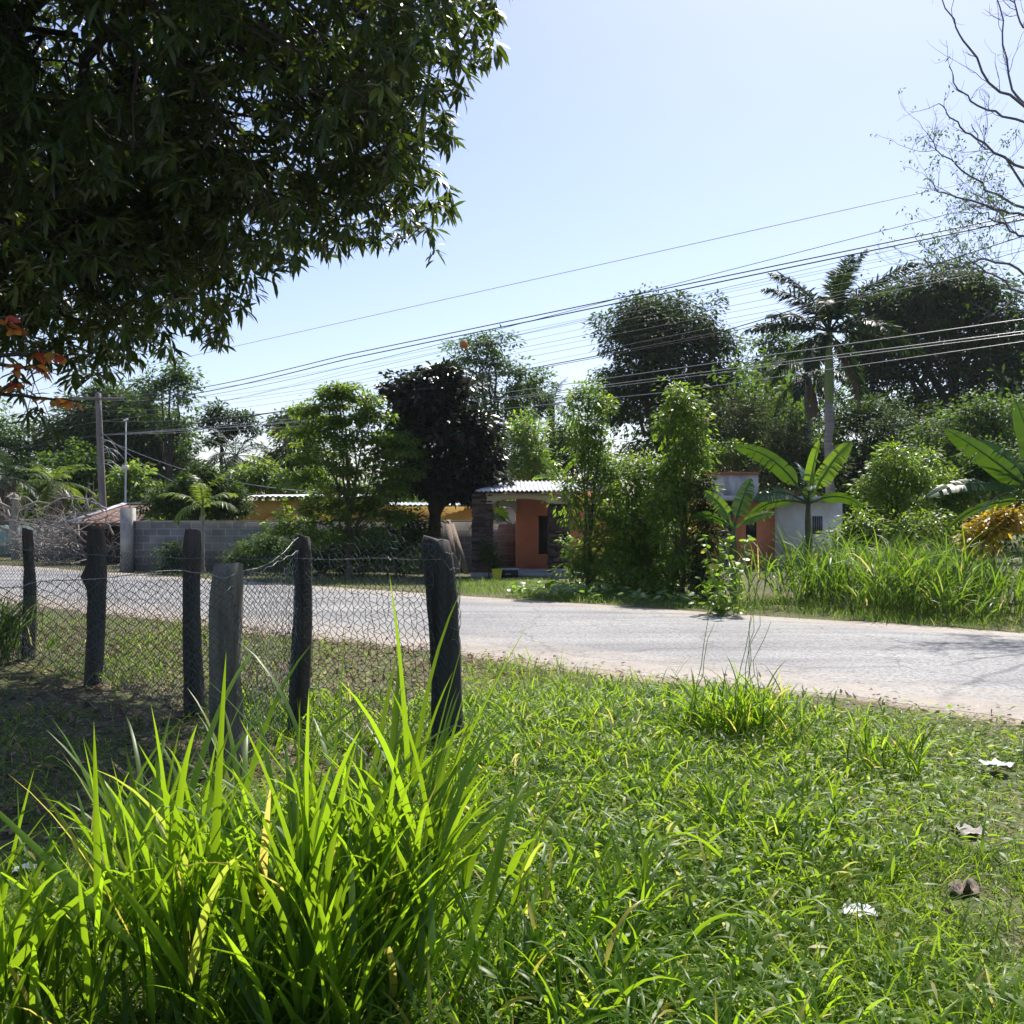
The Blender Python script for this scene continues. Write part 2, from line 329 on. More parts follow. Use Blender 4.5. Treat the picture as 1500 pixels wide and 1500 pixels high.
# ------------------------------------------------------------------ road frame: s across, t along
NV = np.array([.648, .762]); UV = np.array([.762, -.648])
S0, S1 = 8.915, 15.47
def st_xy(s, t): return s*NV[0] + t*UV[0], s*NV[1] + t*UV[1]
def xy_s(x, y): return x*NV[0] + y*NV[1]
_ph = rg(3).uniform(0, 6.28, 40)
def nz(x, y, f=1.0):
    v = 0
    for i in range(7):
        k = f*(1.0 + .73*i); a = i*2.4
        v = v + np.sin(k*(x*cos(a) + y*sin(a)) + _ph[i])/(1 + .6*i)
    return v/2.6
def near_edge(t): return S0 + .16*nz(t*1.3, 0*t, 1.0) + .07*nz(t*5, 3+0*t)
def far_edge(t): return S1 + .10*nz(t*1.1, 9+0*t, 1.0) + .05*nz(t*5, 5+0*t)
def ground_z(x, y):
    s = xy_s(x, y)
    m = np.clip((np.abs(s - 12.2) - 4.0)/1.5, 0, 1)
    z = m*(.05*nz(x, y, .9) + .022*nz(x, y, 3.1))
    return z - .012

def build_ground():
    def axis(lim, near, fine, g):
        a = [0.0]; st = fine
        while a[-1] < lim:
            if a[-1] > near: st *= g
            a.append(a[-1] + st)
        return np.array(a)
    px = axis(420, 9, .14, 1.06); xs = np.concatenate([-px[:0:-1], px])
    py = axis(420, 22, .14, 1.06); pyn = axis(60, 2, .3, 1.2); ys = np.concatenate([-pyn[:0:-1], py])
    X, Y = np.meshgrid(xs, ys); Z = ground_z(X, Y)
    v = np.stack([X, Y, Z], -1).reshape(-1, 3)
    i = np.arange(len(v)).reshape(X.shape)
    q = np.stack([i[:-1,:-1], i[:-1,1:], i[1:,1:], i[1:,:-1]], -1).reshape(-1, 4)
    mb = MB(); mb.quads(v, q); o = mb.build('ground', M['soil'], smooth=True); tag(o, kind='structure')
    # shoulders of dust
    t = np.arange(-60, 46, .2)
    def strip(name, s_in, s_out, mat, z):
        fr = np.linspace(0, 1, 12)
        s = s_in[:,None]*(1-fr) + s_out[:,None]*fr
        x, y = st_xy(s, t[:,None]); 
        z = np.broadcast_to(z, s.shape)
        v = np.stack([x, y, z], -1).reshape(-1, 3); i = np.arange(len(v)).reshape(s.shape)
        q = np.stack([i[:-1,:-1], i[1:,:-1], i[1:,1:], i[:-1,1:]], -1).reshape(-1, 4)
        sm = (s[:-1,:-1]+s[1:,1:])/2
        te = np.clip(1.25 - np.minimum(sm - S0, S1 - sm)/1.1, 0, 1.4)
        mb = MB(); mb.quads(v, q, te.ravel()); return tag(mb.build(name, mat, smooth=True), kind='structure')
    def shoulder(name, e, sgn, w):
        fr = np.linspace(0, 1, 8); out = e + sgn*(w*(.75 + .45*nz(t*.9, 20+0*t) + .25*nz(t*4, 2+0*t)))
        inn = e - sgn*.35
        s = inn[:,None]*(1-fr) + out[:,None]*fr; x, y = st_xy(s, t[:,None])
        gz = ground_z(x, y); z = np.where(fr > .9, gz - .03, np.maximum(gz + .006, .002))
        v = np.stack([x, y, z], -1).reshape(-1, 3); i = np.arange(len(v)).reshape(s.shape)
        q = np.stack([i[:-1,:-1], i[1:,:-1], i[1:,1:], i[:-1,1:]], -1).reshape(-1, 4)
        mb = MB(); mb.quads(v, q); return tag(mb.build(name, M['dust'], smooth=True), kind='structure')
    shoulder('dusty_shoulder', near_edge(t), -1, .38)
    shoulder('dusty_shoulder', far_edge(t), 1, .22)
    strip('road', near_edge(t), far_edge(t), M['road'], .0045 + .05*(1 - ((np.linspace(0,1,12)-.5)*2)**2)[None,:])
build_ground()

# ------------------------------------------------------------------ trees
def curve3(a, b, k=5, sag=0., wob=0., r=None, up=0.):
    t = np.linspace(0, 1, k)[:,None]
    p = a*(1-t) + b*t
    p[:,2:] += up*np.sin(t*pi)
    if wob and r is not None: p[1:-1] += r.normal(0, wob, (k-2, 3))
    return p
def tree(name, label, cat, d, tx, blobs, leaf, bark='bark', cl=.7, n=60, lp=50, L=.16, W=.07, flat=.6, droop=.3, tr=.14, group=None,
         seed=1, limb_from=.45, rows=2, dth=.9, fork=1, tips=True, lean=0.0, shell=.5):
    """blobs: (px, py, rx_px, ry_px[, weight[, depth offset m]])"""
    r = rg(seed)
    root = thing(name, label, cat, group)
    base = G(tx, d); base[2] = float(ground_z(base[0], base[1])) - .05
    k = d/F
    cen, lowest = [], 1e9
    B = []
    for b in blobs:
        c = P(b[0], b[1], d + (b[5] if len(b) > 5 else 0)); rx, rz = b[2]*k, b[3]*k
        ry = dth*max(rx*.8, min(rz, rx*1.3)); wt = b[4] if len(b) > 4 else 1.
        B.append((c, np.array([rx, ry, rz]), wt)); lowest = min(lowest, c[2]-rz)
    top = max(b[0][2] for b in B)
    tb = np.mean([b[0] for b in B], 0)
    th = max(base[2] + .35*(top-base[2]), min(lowest + .25*(top-lowest), top))
    tm = MB()
    tp = np.array([base[0]*.8 + tb[0]*.2 + lean, base[1]*.8 + tb[1]*.2, th])
    tk = curve3(base, tp, 7, wob=tr*.35, r=r)
    tm.tube(tk, np.linspace(tr*1.15, tr*.62, 7)*np.array([1.3,1.05,1,1,1,1,1]), 8)
    lm = MB()
    for c, rad, wt in B:
        nc = max(4, int(n*wt)); 
        u = nrm(r.normal(0, 1, (nc, 3))); u[:,2] = np.where(u[:,2] < -.6, -u[:,2], u[:,2])
        rr = (shell + (1-shell)*r.random(nc)**.5)[:,None]
        cc = c + u*rad*rr*(1 + .24*r.normal(0, 1, (nc, 1))) + r.normal(0, .35, (nc, 3))*cl
        st = tk[int(len(tk)*limb_from) + r.integers(0, len(tk)-int(len(tk)*limb_from))] if rad[2] > 0 else tp
        lb = curve3(st, c, 6, wob=tr*.8, r=r, up=.1*np.linalg.norm(c-st)*.6)
        lr = np.linspace(tr*.5, tr*.18, 6); lm.tube(lb, lr, 6)
        for q in cc:
            j = np.argmin(np.linalg.norm(lb - q, axis=1) + np.maximum(0, lb[:,2]-q[2])*.8)
            lm.tube(curve3(lb[j], q, 4, wob=.05*np.linalg.norm(q-lb[j]), r=r, up=.05), np.linspace(lr[j]*.42, max(.006, tr*.03), 4), 4)
        cen.append((cc, c))
    fm = MB()
    for cc, c in cen:
        nl = len(cc)*lp
        cs = np.repeat(cc, lp, 0); cr = np.repeat(.5 + .95*r.random(len(cc))**1.5, lp)[:,None]*cl
        off = r.normal(0, 1, (nl, 3)); off /= np.maximum(1, np.linalg.norm(off, axis=1, keepdims=True)/1.7)
        p = cs + off*cr*np.array([.6, .6, .6*flat])
        A = nrm(off*np.array([1,1,.5]) + .5*nrm(cs - c) + r.normal(0, .5, (nl, 3))); A[:,2] -= droop
        Nn = np.stack([r.normal(0, .45, nl), r.normal(0, .45, nl), np.ones(nl)], 1)
        s = r.uniform(.65, 1.25, nl)
        clt = np.repeat(r.normal(0, .19, len(cc)), lp)
        leaves(fm, p, A, Nn, L*s, W*s, np.clip(r.normal(.42, .22, nl) + clt, 0, 1), droop*.6, rows)
    a = tm.build('trunk', M[bark], root, True); b = lm.build('branches', M[bark], root, True); c = fm.build('crown', M[leaf], root)
    return based(root, base)

def frond(root, o, az, elev, L, leaf, wl=.35, sag=1.2, npair=34, rachis='crownshaft', seed=0, name='frond', vee=.5, hang=.35, vr=(.3, 1.2)):
    r = rg(seed); K = 12; t = np.linspace(0, 1, K+1)
    th = (pi/2 - elev) + sag*t**1.4; tm = (th[1:]+th[:-1])/2
    hx = np.concatenate([[0], np.cumsum(np.sin(tm))])*L/K; hzz = np.concatenate([[0], np.cumsum(np.cos(tm))])*L/K
    pts = o + np.stack([cos(az)*hx, sin(az)*hx, hzz], 1)
    mb = MB(); 
    mb.tube(pts, np.linspace(.028, .006, K+1)*max(.6, L/2.2), 4, tint=.5)
    tt = np.linspace(.14, .99, npair); pi_ = np.stack([np.interp(tt, t, pts[:,i]) for i in range(3)], 1)
    tang = nrm(np.stack([np.interp(tt, t, np.gradient(pts[:,i])) for i in range(3)], 1))
    side = np.array([-sin(az), cos(az), 0]); up = nrm(np.cross(tang, side)*-1.0)
    up = np.where(up[:,2:] < 0, -up, up)
    for sg in (-1, 1):
        ll = wl*np.sin(np.clip(tt*.92+.08, 0, 1)*pi)**.55*r.uniform(.85, 1.1, npair)
        A = tang*.75 + side*sg*.85 + up*vee*r.uniform(*vr, (npair, 1)) + r.normal(0, .09, (npair, 3))
        A[:,2] -= hang
        leaves(mb, pi_, nrm(A), up + r.normal(0, .25, (npair, 3)), ll, np.full(npair, .04*max(.8, L/2)), np.clip(r.normal(.45, .2, npair), 0, 1), hang*.9, 3)
    return mb.build(name, M[leaf], root)
def palm(name, label, d, tx, cy, tr, L, n, leaf, trunk='bark', seed=1, shaft=None, wl=.4, elev=(-.3, 1.35), sag=(.7, 1.5), group=None, dead=0, npair=34, skirt=0, hang=.35, lean=0, vr=(.3, 1.2)):
    r = rg(seed); root = thing(name, label, 'palm tree', group); base = G(tx, d, -.05)
    top = P(tx, cy, d); top[0] += lean
    mb = MB(); kk = 14; pts = curve3(base, top, kk, wob=tr*.15, r=r)
    rad = tr*(1 + .25*np.exp(-np.linspace(0, 6, kk))*1.5 + .08*np.sin(np.linspace(0, 30, kk)))
    if shaft:
        m2 = MB(); sh = shaft; top2 = top + np.array([0, 0, sh])
        m2.tube(curve3(top, top2, 7), tr*np.array([1.02, 1.12, 1.12, 1.0, .85, .6, .4]), 10); m2.build('crownshaft', M['crownshaft'], root, True)
        org = top2 - np.array([0, 0, .05])
    else: org = top
    mb.tube(pts, rad, 10); mb.build('trunk', M[trunk], root, True)
    for i in range(n):
        f = (i+.5)/n; e = elev[1]*(1-f) + elev[0]*f + r.normal(0, .1)
        frond(root, org, i*2.4 + r.normal(0, .2), e, L*r.uniform(.85, 1.12), leaf, wl*r.uniform(.85, 1.1), r.uniform(*sag), npair, seed=seed*50+i, hang=hang, vr=vr)
    for i in range(dead):
        frond(root, org - np.array([0, 0, .15]), r.uniform(0, 6.28), -.9, L*.8, 'palm_dead', wl*.8, .7, npair, seed=seed*77+i, name='dead_frond', hang=.9)
    if skirt:
        m3 = MB(); nn = 260; zz = r.uniform(0, skirt, nn); a = r.uniform(0, 6.28, nn)
        pt = np.stack([org[0] + np.cos(a)*tr, org[1] + np.sin(a)*tr, org[2] - zz*.7], 1)
        blades(m3, pt, a, np.full(nn, 2.5) + r.normal(0, .2, nn), np.full(nn, .4), r.uniform(.5, 1.1, nn), np.full(nn, .06), 3, tint=r.random(nn)); m3.build('skirt', M['palm_dead'], root)
    return based(root, base)

def banana(name, label, d, tx, top_y, lv, seed=1, sr=.10, group=None):
    """lv: (azimuth deg, start elevation deg, bend deg, length, width, roll)"""
    r = rg(seed); root = thing(name, label, 'banana plant', group); base = G(tx, d, -.03); top = P(tx, top_y, d)
    mb = MB(); mb.tube(curve3(base, top, 6, wob=.02, r=r), np.linspace(sr*1.2, sr*.6, 6), 10); mb.build('stem', M['banana_stem'], root, True)
    for i, (az, el, bd, L, W, roll) in enumerate(lv):
        az, el, bd = R(az), R(el), R(bd); K = 30; t = np.linspace(0, 1, K+1)
        th = (pi/2 - el) + bd*t**1.5; tm = (th[1:]+th[:-1])/2; pet = .22
        hx = np.concatenate([[0], np.cumsum(np.sin(tm))])*L/K; hz_ = np.concatenate([[0], np.cumsum(np.cos(tm))])*L/K
        cen = top + np.stack([cos(az)*hx, sin(az)*hx, hz_], 1)
        side = np.array([-sin(az), cos(az), 0]); nor = np.stack([cos(az)*np.cos(th), sin(az)*np.cos(th), -np.sin(th)], 1)*-1
        w = np.where(t < pet, 0.012, W*.5*np.minimum(1, ((t-pet)/.12))**.6*np.maximum(1-((t-pet)/(1-pet))**4, 0.02)**.7)
        mb = MB(); mb.tube(cen, np.linspace(.028, .005, K+1), 6, tint=.95)
        for sg in (-1, 1):
            for j in range(int(K*pet), K):
                lift = .28 - .55*roll*sg*0 + r.normal(0, .05)
                torn = r.random() < .28
                dr = r.uniform(.1, .5) if torn else 0
                ang = .32 + roll*sg - dr
                sd0 = side*sg*cos(ang) + nor[j]*sin(ang); sd1 = side*sg*cos(ang) + nor[j+1]*sin(ang)
                pts = []
                for f in (0, .5, 1.0):
                    a = cen[j] + sd0*w[j]*f; b = cen[j+1] + sd1*w[j+1]*f
                    a = a.copy(); b = b.copy(); a[2] -= .35*w[j]*f*f; b[2] -= .35*w[j+1]*f*f
                    a += nrm(cen[j+1]-cen[j])*w[j]*f*.35; b += nrm(cen[j+1]-cen[j])*w[j+1]*f*.35
                    if torn: b = b + (a - b)*f*.35
                    pts += [a, b]
                ti = np.clip(.5 + r.normal(0, .08), 0, .88)
                mb.quads(pts, [[0,1,3,2],[2,3,5,4]] if sg > 0 else [[0,2,3,1],[2,4,5,3]], [ti, ti])
        mb.build('leaf', M['banana_sunlit_tint' if i in (1, 2) and tx < 1500 else 'banana'], root)
    return based(root, base)

def grass_patch(mb, r, pts, H, n_blades, W, K=6, spread=.35, tilt=(0, .35), bend=(.5, 1.9), fold=.12, lean_dir=None):
    """tillers: each a leaning stem that throws blades from its nodes"""
    n = len(pts); az0 = r.uniform(0, 2*pi, n) if lean_dir is None else lean_dir + r.normal(0, spread*2, n)
    ln = r.uniform(*tilt, n); h = H*r.uniform(.55, 1.1, n)
    sx = np.stack([np.sin(ln)*np.cos(az0), np.sin(ln)*np.sin(az0), np.cos(ln)], 1)
    mid = pts + sx*h[:,None]*.55
    mb.segs(pts, mid, .0045, 4)
    for b in range(n_blades):
        f = r.uniform(.08, .55, n)
        p = pts + sx*(h*f)[:,None]
        az = az0 + r.normal(0, .9, n) + (b % 2)*pi*r.integers(0, 2, n)
        le = np.clip(ln*.8 + r.uniform(.02, .5, n), 0, 1.2)
        L = h*r.uniform(.45, .78, n); 
        blades(mb, p, az, le, r.uniform(*bend, n), L, W*r.uniform(.6, 1.15, n), K, fold, r.normal(0, .5, n), np.clip(r.normal(.45, .25, n), 0, .93) + (r.random(n) < .045)*.6, 'grass', 1.7)

# ------------------------------------------------------------------ fence
POSTS = [  # px, distance, top row, width m, material, seed, label
 (40, 11.4, 775, .135, 'post', 1, 'dark fence post beside the tall dry weeds, farthest along the wire fence'),
 (141, 10.0, 774, .165, 'post', 2, 'dark fence post with a knob on its side, standing in front of the utility pole'),
 (284, 8.5, 778, .145, 'post', 3, 'dark fence post with a rounded top in front of the young palm'),
 (441, 7.8, 785, .135, 'post', 4, 'thin black fence post between the grey stump-topped post and the corner post'),
 (648, 7.05, 789, .20, 'post_paint', 5, 'thick corner fence post with blue grey side and torn wire mesh around it'),
 (336, 6.5, 828, .195, 'post_grey', 6, 'short thick grey lichen-covered fence post behind the tall grass')]
ptop = []
for px, d, ty, w, mt, sd, lab in POSTS:
    r = rg(100+sd); b = G(px, d); b[2] = float(ground_z(b[0], b[1])) - .25; top = P(px, ty, d)
    k = 16; sides = 14; mb = MB(); zz = np.linspace(0, 1, k)
    lean = r.normal(0, .02, 2)
    ph = r.uniform(0, 6.28, 8); a = np.arange(sides)*2*pi/sides
    rows = []
    for i, z in enumerate(zz):
        rad = w/2*(1.10 - .14*z)*(1 + .06*np.sin(2*a+ph[0]+z*1.3) + .05*np.sin(3*a+ph[1]+z*3) + .03*np.sin(5*a+ph[2]) + .025*r.normal(0, 1, sides))
        rad = rad*(1 + .05*sin(z*7+ph[3]))
        if sd == 2 and .70 < z < .80: rad = rad*(1 + .55*np.maximum(0, np.cos(a - pi)))
        if sd in (1, 2) and z > .72: rad = rad*(.88 if sd == 1 else 1.06)
        if i == k-1: rad = rad*.86
        x = b[0] + (top[0]-b[0])*0 + lean[0]*(z-1)*.6 + np.cos(a)*rad + .02*sin(z*4+ph[4]); y = b[1] + lean[1]*(z-1) + np.sin(a)*rad
        if sd == 5: x = x + (.10*(1-z) - .04)
        h = b[2] + (top[2]-b[2])*z + (r.normal(0, .006, sides) + .02*np.cos(a+ph[5]) if i >= k-2 else 0)
        rows.append(np.stack([x, y, h + 0*x], 1))
    cap = np.repeat(rows[-1].mean(0)[None], sides, 0) - np.array([0, 0, .008]); rows.append(rows[-1]*.5 + cap*.5 + [0, 0, .006]); rows.append(cap)
    v = np.array(rows); idx = np.arange(v.shape[0]*sides).reshape(-1, sides); nx = np.roll(idx, -1, 1)
    mb.quads(v.reshape(-1, 3), np.stack([idx[:-1], nx[:-1], nx[1:], idx[1:]], -1).reshape(-1, 4))
    o = mb.build('fence_post', M[mt], smooth=True); tag(o, lab, 'fence post', 'wooden posts of the wire fence'); ptop.append(top)

def mesh_panel(mb, A, B, z0, ztop, cw, seed, wr=.0017, bulge=.03, hexy=0., jit=.10):
    r = rg(seed); A = np.array(A[:2]); B = np.array(B[:2]); ln = np.linalg.norm(B-A); u = (B-A)/ln; nn = np.array([-u[1], u[0]])
    ni = int(ln/(cw/2)); nj = int(1.62/(cw/2))
    I, J = np.meshgrid(np.arange(ni+1), np.arange(nj+1), indexing='ij')
    s = I*(ln/ni); h = J*cw/2.0
    zt = np.interp(s/ln, np.linspace(0, 1, len(ztop)), ztop)
    hh = z0 + h/h.max()*(zt - z0)
    q = r.uniform(0, 6.28, 12)
    s2 = s + .012*np.sin(h*5+q[0]+s*1.5) + .006*np.sin(h*11+q[1]) + r.normal(0, jit*cw, s.shape) + hexy*.012*np.where(J % 2, 1, -1)
    h2 = hh + .010*np.sin(s*5+q[2]) + .012*np.sin(s*11+h*6+q[3]) + r.normal(0, jit*cw, s.shape)
    off = bulge*np.sin(s*2.1+q[4]+h*1.2) + bulge*.7*np.sin(h*3.3+q[5]) + r.normal(0, .004, s.shape)
    x = A[0] + u[0]*s2 + nn[0]*off; y = A[1] + u[1]*s2 + nn[1]*off
    Pn = np.stack([x, y, np.maximum(h2, .0)], -1)
    ok = ((I + J) % 2 == 0)
    Am, Bm = [], []
    for di in (1, -1):
        a = Pn[:-1, :-1] if di == 1 else Pn[1:, :-1]; b = Pn[1:, 1:] if di == 1 else Pn[:-1, 1:]
        m = (ok[:-1, :-1] if di == 1 else ok[1:, :-1])
        a, b = a[m], b[m]; keep = r.random(len(a)) > .006
        Am.append(a[keep]); Bm.append(b[keep])
    mb.segs(np.concatenate(Am), np.concatenate(Bm), wr, 3)
def barbed(mb, pts, r, wr=.0022):
    pts = np.array(pts, float); t = np.linspace(0, 1, 60); src = np.linspace(0, 1, len(pts))
    p = np.stack([np.interp(t, src, pts[:, i]) for i in range(3)], 1); p[:, 2] += .006*np.sin(t*50)
    mb.segs(p[:-1], p[1:], wr, 4)
    ln = np.linalg.norm(np.diff(pts, axis=0), axis=1).sum(); n = int(ln/.13); tb = np.linspace(.02, .98, max(n, 2))
    pb = np.stack([np.interp(tb, t, p[:, i]) for i in range(3)], 1); dv = nrm(r.normal(0, 1, pb.shape))*.022
    mb.segs(pb - dv, pb + dv, .0016, 3)

G_ = lambda px, d: G(px, d)
far = thing('wire_fence', 'loose green grey wire mesh fence running along the road between the dark posts', 'fence', 'wire fences of the plot')
off = np.array([0, -.11, 0])
line = [G(-330, 15.2), G(40, 11.4) + off, G(141, 10.0) + off, G(284, 8.5) + off, G(441, 7.8) + off, G(648, 7.05) + off*1.2]
tops = [[1.30]*3, [1.36, 1.30, 1.36], [1.36, 1.30, 1.33, 1.36], [1.36, 1.30, 1.34, 1.36, 1.40], [1.44, 1.40, 1.47, 1.50, 1.47, 1.44]]
for i in range(5):
    mb = MB(); last = i == 4
    mesh_panel(mb, line[i], line[i+1], .02, tops[i], .062 if not last else .064, 200+i, .0021 if not last else .0023, .03 if not last else .05, .9 if last else .25, .05 if not last else .13)
    mb.build('wire_mesh', M['wire'], far)
r_ = rg(5); mb = MB()
zf = [1.24, 1.27, 1.25, 1.28, 1.30, 1.33]
barbed(mb, [l + np.array([0, -.02, z]) for l, z in zip(line, zf)], r_); mb.build('barbed_wire', M['barb'], far)
# the torn end hanging off the corner post
mb = MB(); r = rg(9); c0 = G(648, 7.05); nI, nJ = 15, 30
I, J = np.meshgrid(np.arange(nI), np.arange(nJ), indexing='ij')
ang = -1.9 + I*.28; z = 1.42 - J*.042 - .05*np.sin(I*.9)
rad = .118 + .03*np.clip(I-8, 0, 9)*(.6 + .4*np.sin(J*.35)) + r.normal(0, .008, I.shape)
Pn = np.stack([c0[0] + np.cos(ang)*rad + .04*(1-J/nJ) , c0[1] + np.sin(ang)*rad, z + r.normal(0, .012, I.shape)], -1); Pn[..., 0] += .05*(J/nJ) - .04
ok = (I+J) % 2 == 0
for di in (1, -1):
    a = Pn[:-1, :-1] if di == 1 else Pn[1:, :-1]; b = Pn[1:, 1:] if di == 1 else Pn[:-1, 1:]; m = (ok[:-1, :-1] if di == 1 else ok[1:, :-1])
    a, b = a[m], b[m]; k = r.random(len(a)) > .22; mb.segs(a[k], b[k], .0019, 3)
mb.build('torn_mesh', M['wire'], far); based(far, line[-1])

near = thing('wire_fence', 'wide-meshed wire fence running toward the camera from the grey post', 'fence', 'wire fences of the plot')
nl = [G(441, 7.75), G(336, 6.36), G(-20, 5.2), np.array([-4.4, 4.1, 0])]
for i, (tp, cw) in enumerate([([1.40, 1.22, 1.25, 1.30], .064), ([1.28, 1.25, 1.27, 1.25], .066), ([1.25]*3, .07)]):
    mb = MB(); mesh_panel(mb, nl[i], nl[i+1], .02, tp, cw, 300+i, .0021, .035, .2, .045); mb.build('wire_mesh', M['wire'], near)
mb = MB(); r_ = rg(6)
barbed(mb, [nl[0] + [0, -.1, 1.46], G(400, 7.1) + [0, 0, 1.30], nl[1] + [0, -.1, 1.24], G(270, 6.0) + [0, 0, 1.30], G(50, 5.4) + [0, 0, 1.26], nl[2] + [0, 0, 1.23], nl[3] + [0, 0, 1.25]], r_)
barbed(mb, [nl[0] + [0, -.1, 1.36], G(380, 6.9) + [0, 0, 1.24], nl[1] + [0, -.1, 1.16]], r_)
mb.build('barbed_wire', M['barb'], near); based(near, nl[1])
mb = MB(); b = np.array([-4.4, 4.1, -.2]); mb.tube([b, b + [0, 0, .8], b + [.02, 0, 1.6]], [.09, .08, .075], 12)
tag(mb.build('fence_post', M['post'], smooth=True), 'dark fence post at the near end of the wide-meshed fence', 'fence post', 'wooden posts of the wire fence')

# ------------------------------------------------------------------ walls and houses
def wbox(mb, x0, x1, y0, y1, d, depth, tint=.5):     # a box whose front face spans those photo pixels at distance d
    a = P(x0, y1, d); b = P(x1, y0, d); mb.box(a, [b[0], d + depth, b[2]], tint=tint)
wl = thing('block_wall', 'long unplastered grey concrete block wall with a taller square end pier', 'wall')
mb = MB(); a = P(192, 763, 31.5); mb.box([a[0], 31.5, -.1], [P(697, 768, 31.5)[0], 31.65, 1.5]); mb.build('wall', M['blocks'], wl)
mb = MB(); mb.box([P(176, 0, 31.3)[0], 31.3, -.1], [P(192.5, 0, 31.3)[0], 31.68, 1.93]); mb.build('pier', M['concrete'], wl)
mb = MB(); mb.box([P(192.5, 0, 31.5)[0], 31.47, 1.5], [P(697, 0, 31.5)[0], 31.68, 1.545]); mb.build('coping', M['concrete'], wl)
based(wl, G(440, 31.5))
mb = MB(); mb.box([-1.3, 34.2, -.1], [.12, 34.35, 1.42]); tag(mb.build('block_wall', M['blocks']), 'short dark block wall seen through the porch arch', 'wall')

def ledge_column(name, x0, x1, ytop, d, depth, parent, seed):
    r = rg(seed); mb = MB(); a = P(x0, ytop, d); X0, X1 = a[0], P(x1, 0, d)[0]; z = 0.; zt = a[2]
    mb.box([X0+.03, d+.03, -.05], [X1-.03, d+depth-.03, zt])
    while z < zt - .01:
        h = min(r.uniform(.03, .075), zt - z)
        for face in range(3):
            L0, L1 = (X0, X1) if face == 0 else (d, d + depth); p = L0
            while p < L1 - .01:
                w = min(r.uniform(.12, .34), L1 - p); o = r.uniform(-.004, .035)
                if face == 0: mb.box([p, d - o, z], [p + w - .006, d + .031, z + h - .005], tint=r.random())
                elif face == 1: mb.box([X0 - o, p, z], [X0 + .031, p + w - .006, z + h - .005], tint=r.random())
                else: mb.box([X1 - .031, p, z], [X1 + o, p + w - .006, z + h - .005], tint=r.random())
                p += w
        z += h
    return mb.build(name, M['stone'], parent)
def arch_beam(name, x0, x1, ytop, yend, ymid, xa, xb, d, depth, mat, parent):
    mb = MB(); xs = np.unique(np.concatenate([[x0], np.linspace(xa, xb, 25), [x1]]))
    def zb(x):
        if x <= xa or x >= xb: return P(0, yend, d)[2]
        t = (x-xa)/(xb-xa)*2-1; return P(0, yend, d)[2] + (P(0, ymid, d)[2]-P(0, yend, d)[2])*math.sqrt(max(0, 1-t*t))
    zt = P(0, ytop, d)[2]
    for a, b in zip(xs[:-1], xs[1:]):
        A, B = P(a, 0, d)[0], P(b, 0, d)[0]; za, zb_ = zb(a), zb(b)
        v = [[A,d,za],[B,d,zb_],[B,d,zt],[A,d,zt],[A,d+depth,za],[B,d+depth,zb_],[B,d+depth,zt],[A,d+depth,zt]]
        mb.quads(v, [[0,1,2,3],[5,4,7,6],[0,4,5,1],[3,2,6,7]])
    mb.box([P(x0,0,d)[0]-.004, d+.003, zb(x0)], [P(x0,0,d)[0]+.001, d+depth-.003, zt-.003]); mb.box([P(x1,0,d)[0]-.001, d+.003, zb(x1)], [P(x1,0,d)[0]+.004, d+depth-.003, zt-.003])
    return mb.build(name, M[mat], parent)

h = thing('porch_house', 'orange house with dark ledge-stone porch columns, cream arched beam and corrugated roof', 'house')
D = 28.6
ledge_column('column', 692, 721, 723, D, .55, h, 11); ledge_column('column', 804, 834, 737, D, .55, h, 12)
arch_beam('beam', 712, 838, 722.5, 738, 730.5, 722, 804, D-.02, .30, 'cream', h)
arch_beam('rear_arch', 716, 757, 734, 752, 741, 719, 755, 31.1, .22, 'cream', h)
mb = MB(); mb.box([P(756, 0, 31.3)[0], 31.3, -.05], [P(900, 0, 31.3)[0], 36.5, 2.45]); w = mb.build('wall', M['orange'], h)
mb = MB(); mb.box([P(756, 0, 31.3)[0] - .25, 31.15, 2.45], [P(905, 0, 31.3)[0], 36.8, 2.60]); mb.build('roof_slab', M['slab'], h)
wd = MB(); wbox(wd, 789, 812, 757, 812, 31.27, .02); wdo = wd.build('window', M['dark_open'], h)
mb = MB()
for x in np.linspace(790, 811, 9): wbox(mb, x, x+.9, 757, 812, 31.24, .025)
wbox(mb, 788, 813, 755.5, 757.5, 31.23, .04); mb.build('grille', M['wood_brown'], wdo)
mb = MB(); wbox(mb, 787, 814, 812, 814, 31.17, .13); mb.build('sill', M['orange'], wdo)
mb = MB(); mb.box([P(690, 0, D)[0], D-.2, -.03], [P(860, 0, D)[0], 31.3, .10]); mb.build('porch_floor', M['concrete'], h)
def corr(name, front, back, zf, zb, xf0, xf1, xb0, xb1, mat, parent, period=.125, amp=.022, thick=.02):
    n = int((xf1-xf0)/period*8); u = np.linspace(0, 1, n); v = np.linspace(0, 1, 6)
    X = (xf0 + (xf1-xf0)*u)[None]*(1-v[:,None]) + (np.clip(xf0 + (xf1-xf0)*u, xb0, xb1))[None]*v[:,None]
    Y = (front + (back-front)*v[:,None]) + 0*X; Zt = zf + (zb-zf)*v[:,None] + amp*np.sin((xf0+(xf1-xf0)*u)*2*pi/period)[None]
    mb = MB(); i = np.arange(X.size).reshape(X.shape); q = np.stack([i[:-1,:-1], i[:-1,1:], i[1:,1:], i[1:,:-1]], -1).reshape(-1, 4)
    mb.quads(np.stack([X, Y, Zt], -1).reshape(-1, 3), q); mb.quads(np.stack([X, Y, Zt - thick], -1).reshape(-1, 3), q[:, ::-1])
    e = np.arange(n-1); ft = np.stack([X[0], Y[0], Zt[0]], -1); fb = ft - [0, 0, thick]
    mb.quads(np.concatenate([ft, fb]), np.stack([e, e+n, e+n+1, e+1], -1)); return mb.build(name, mat, parent, True)
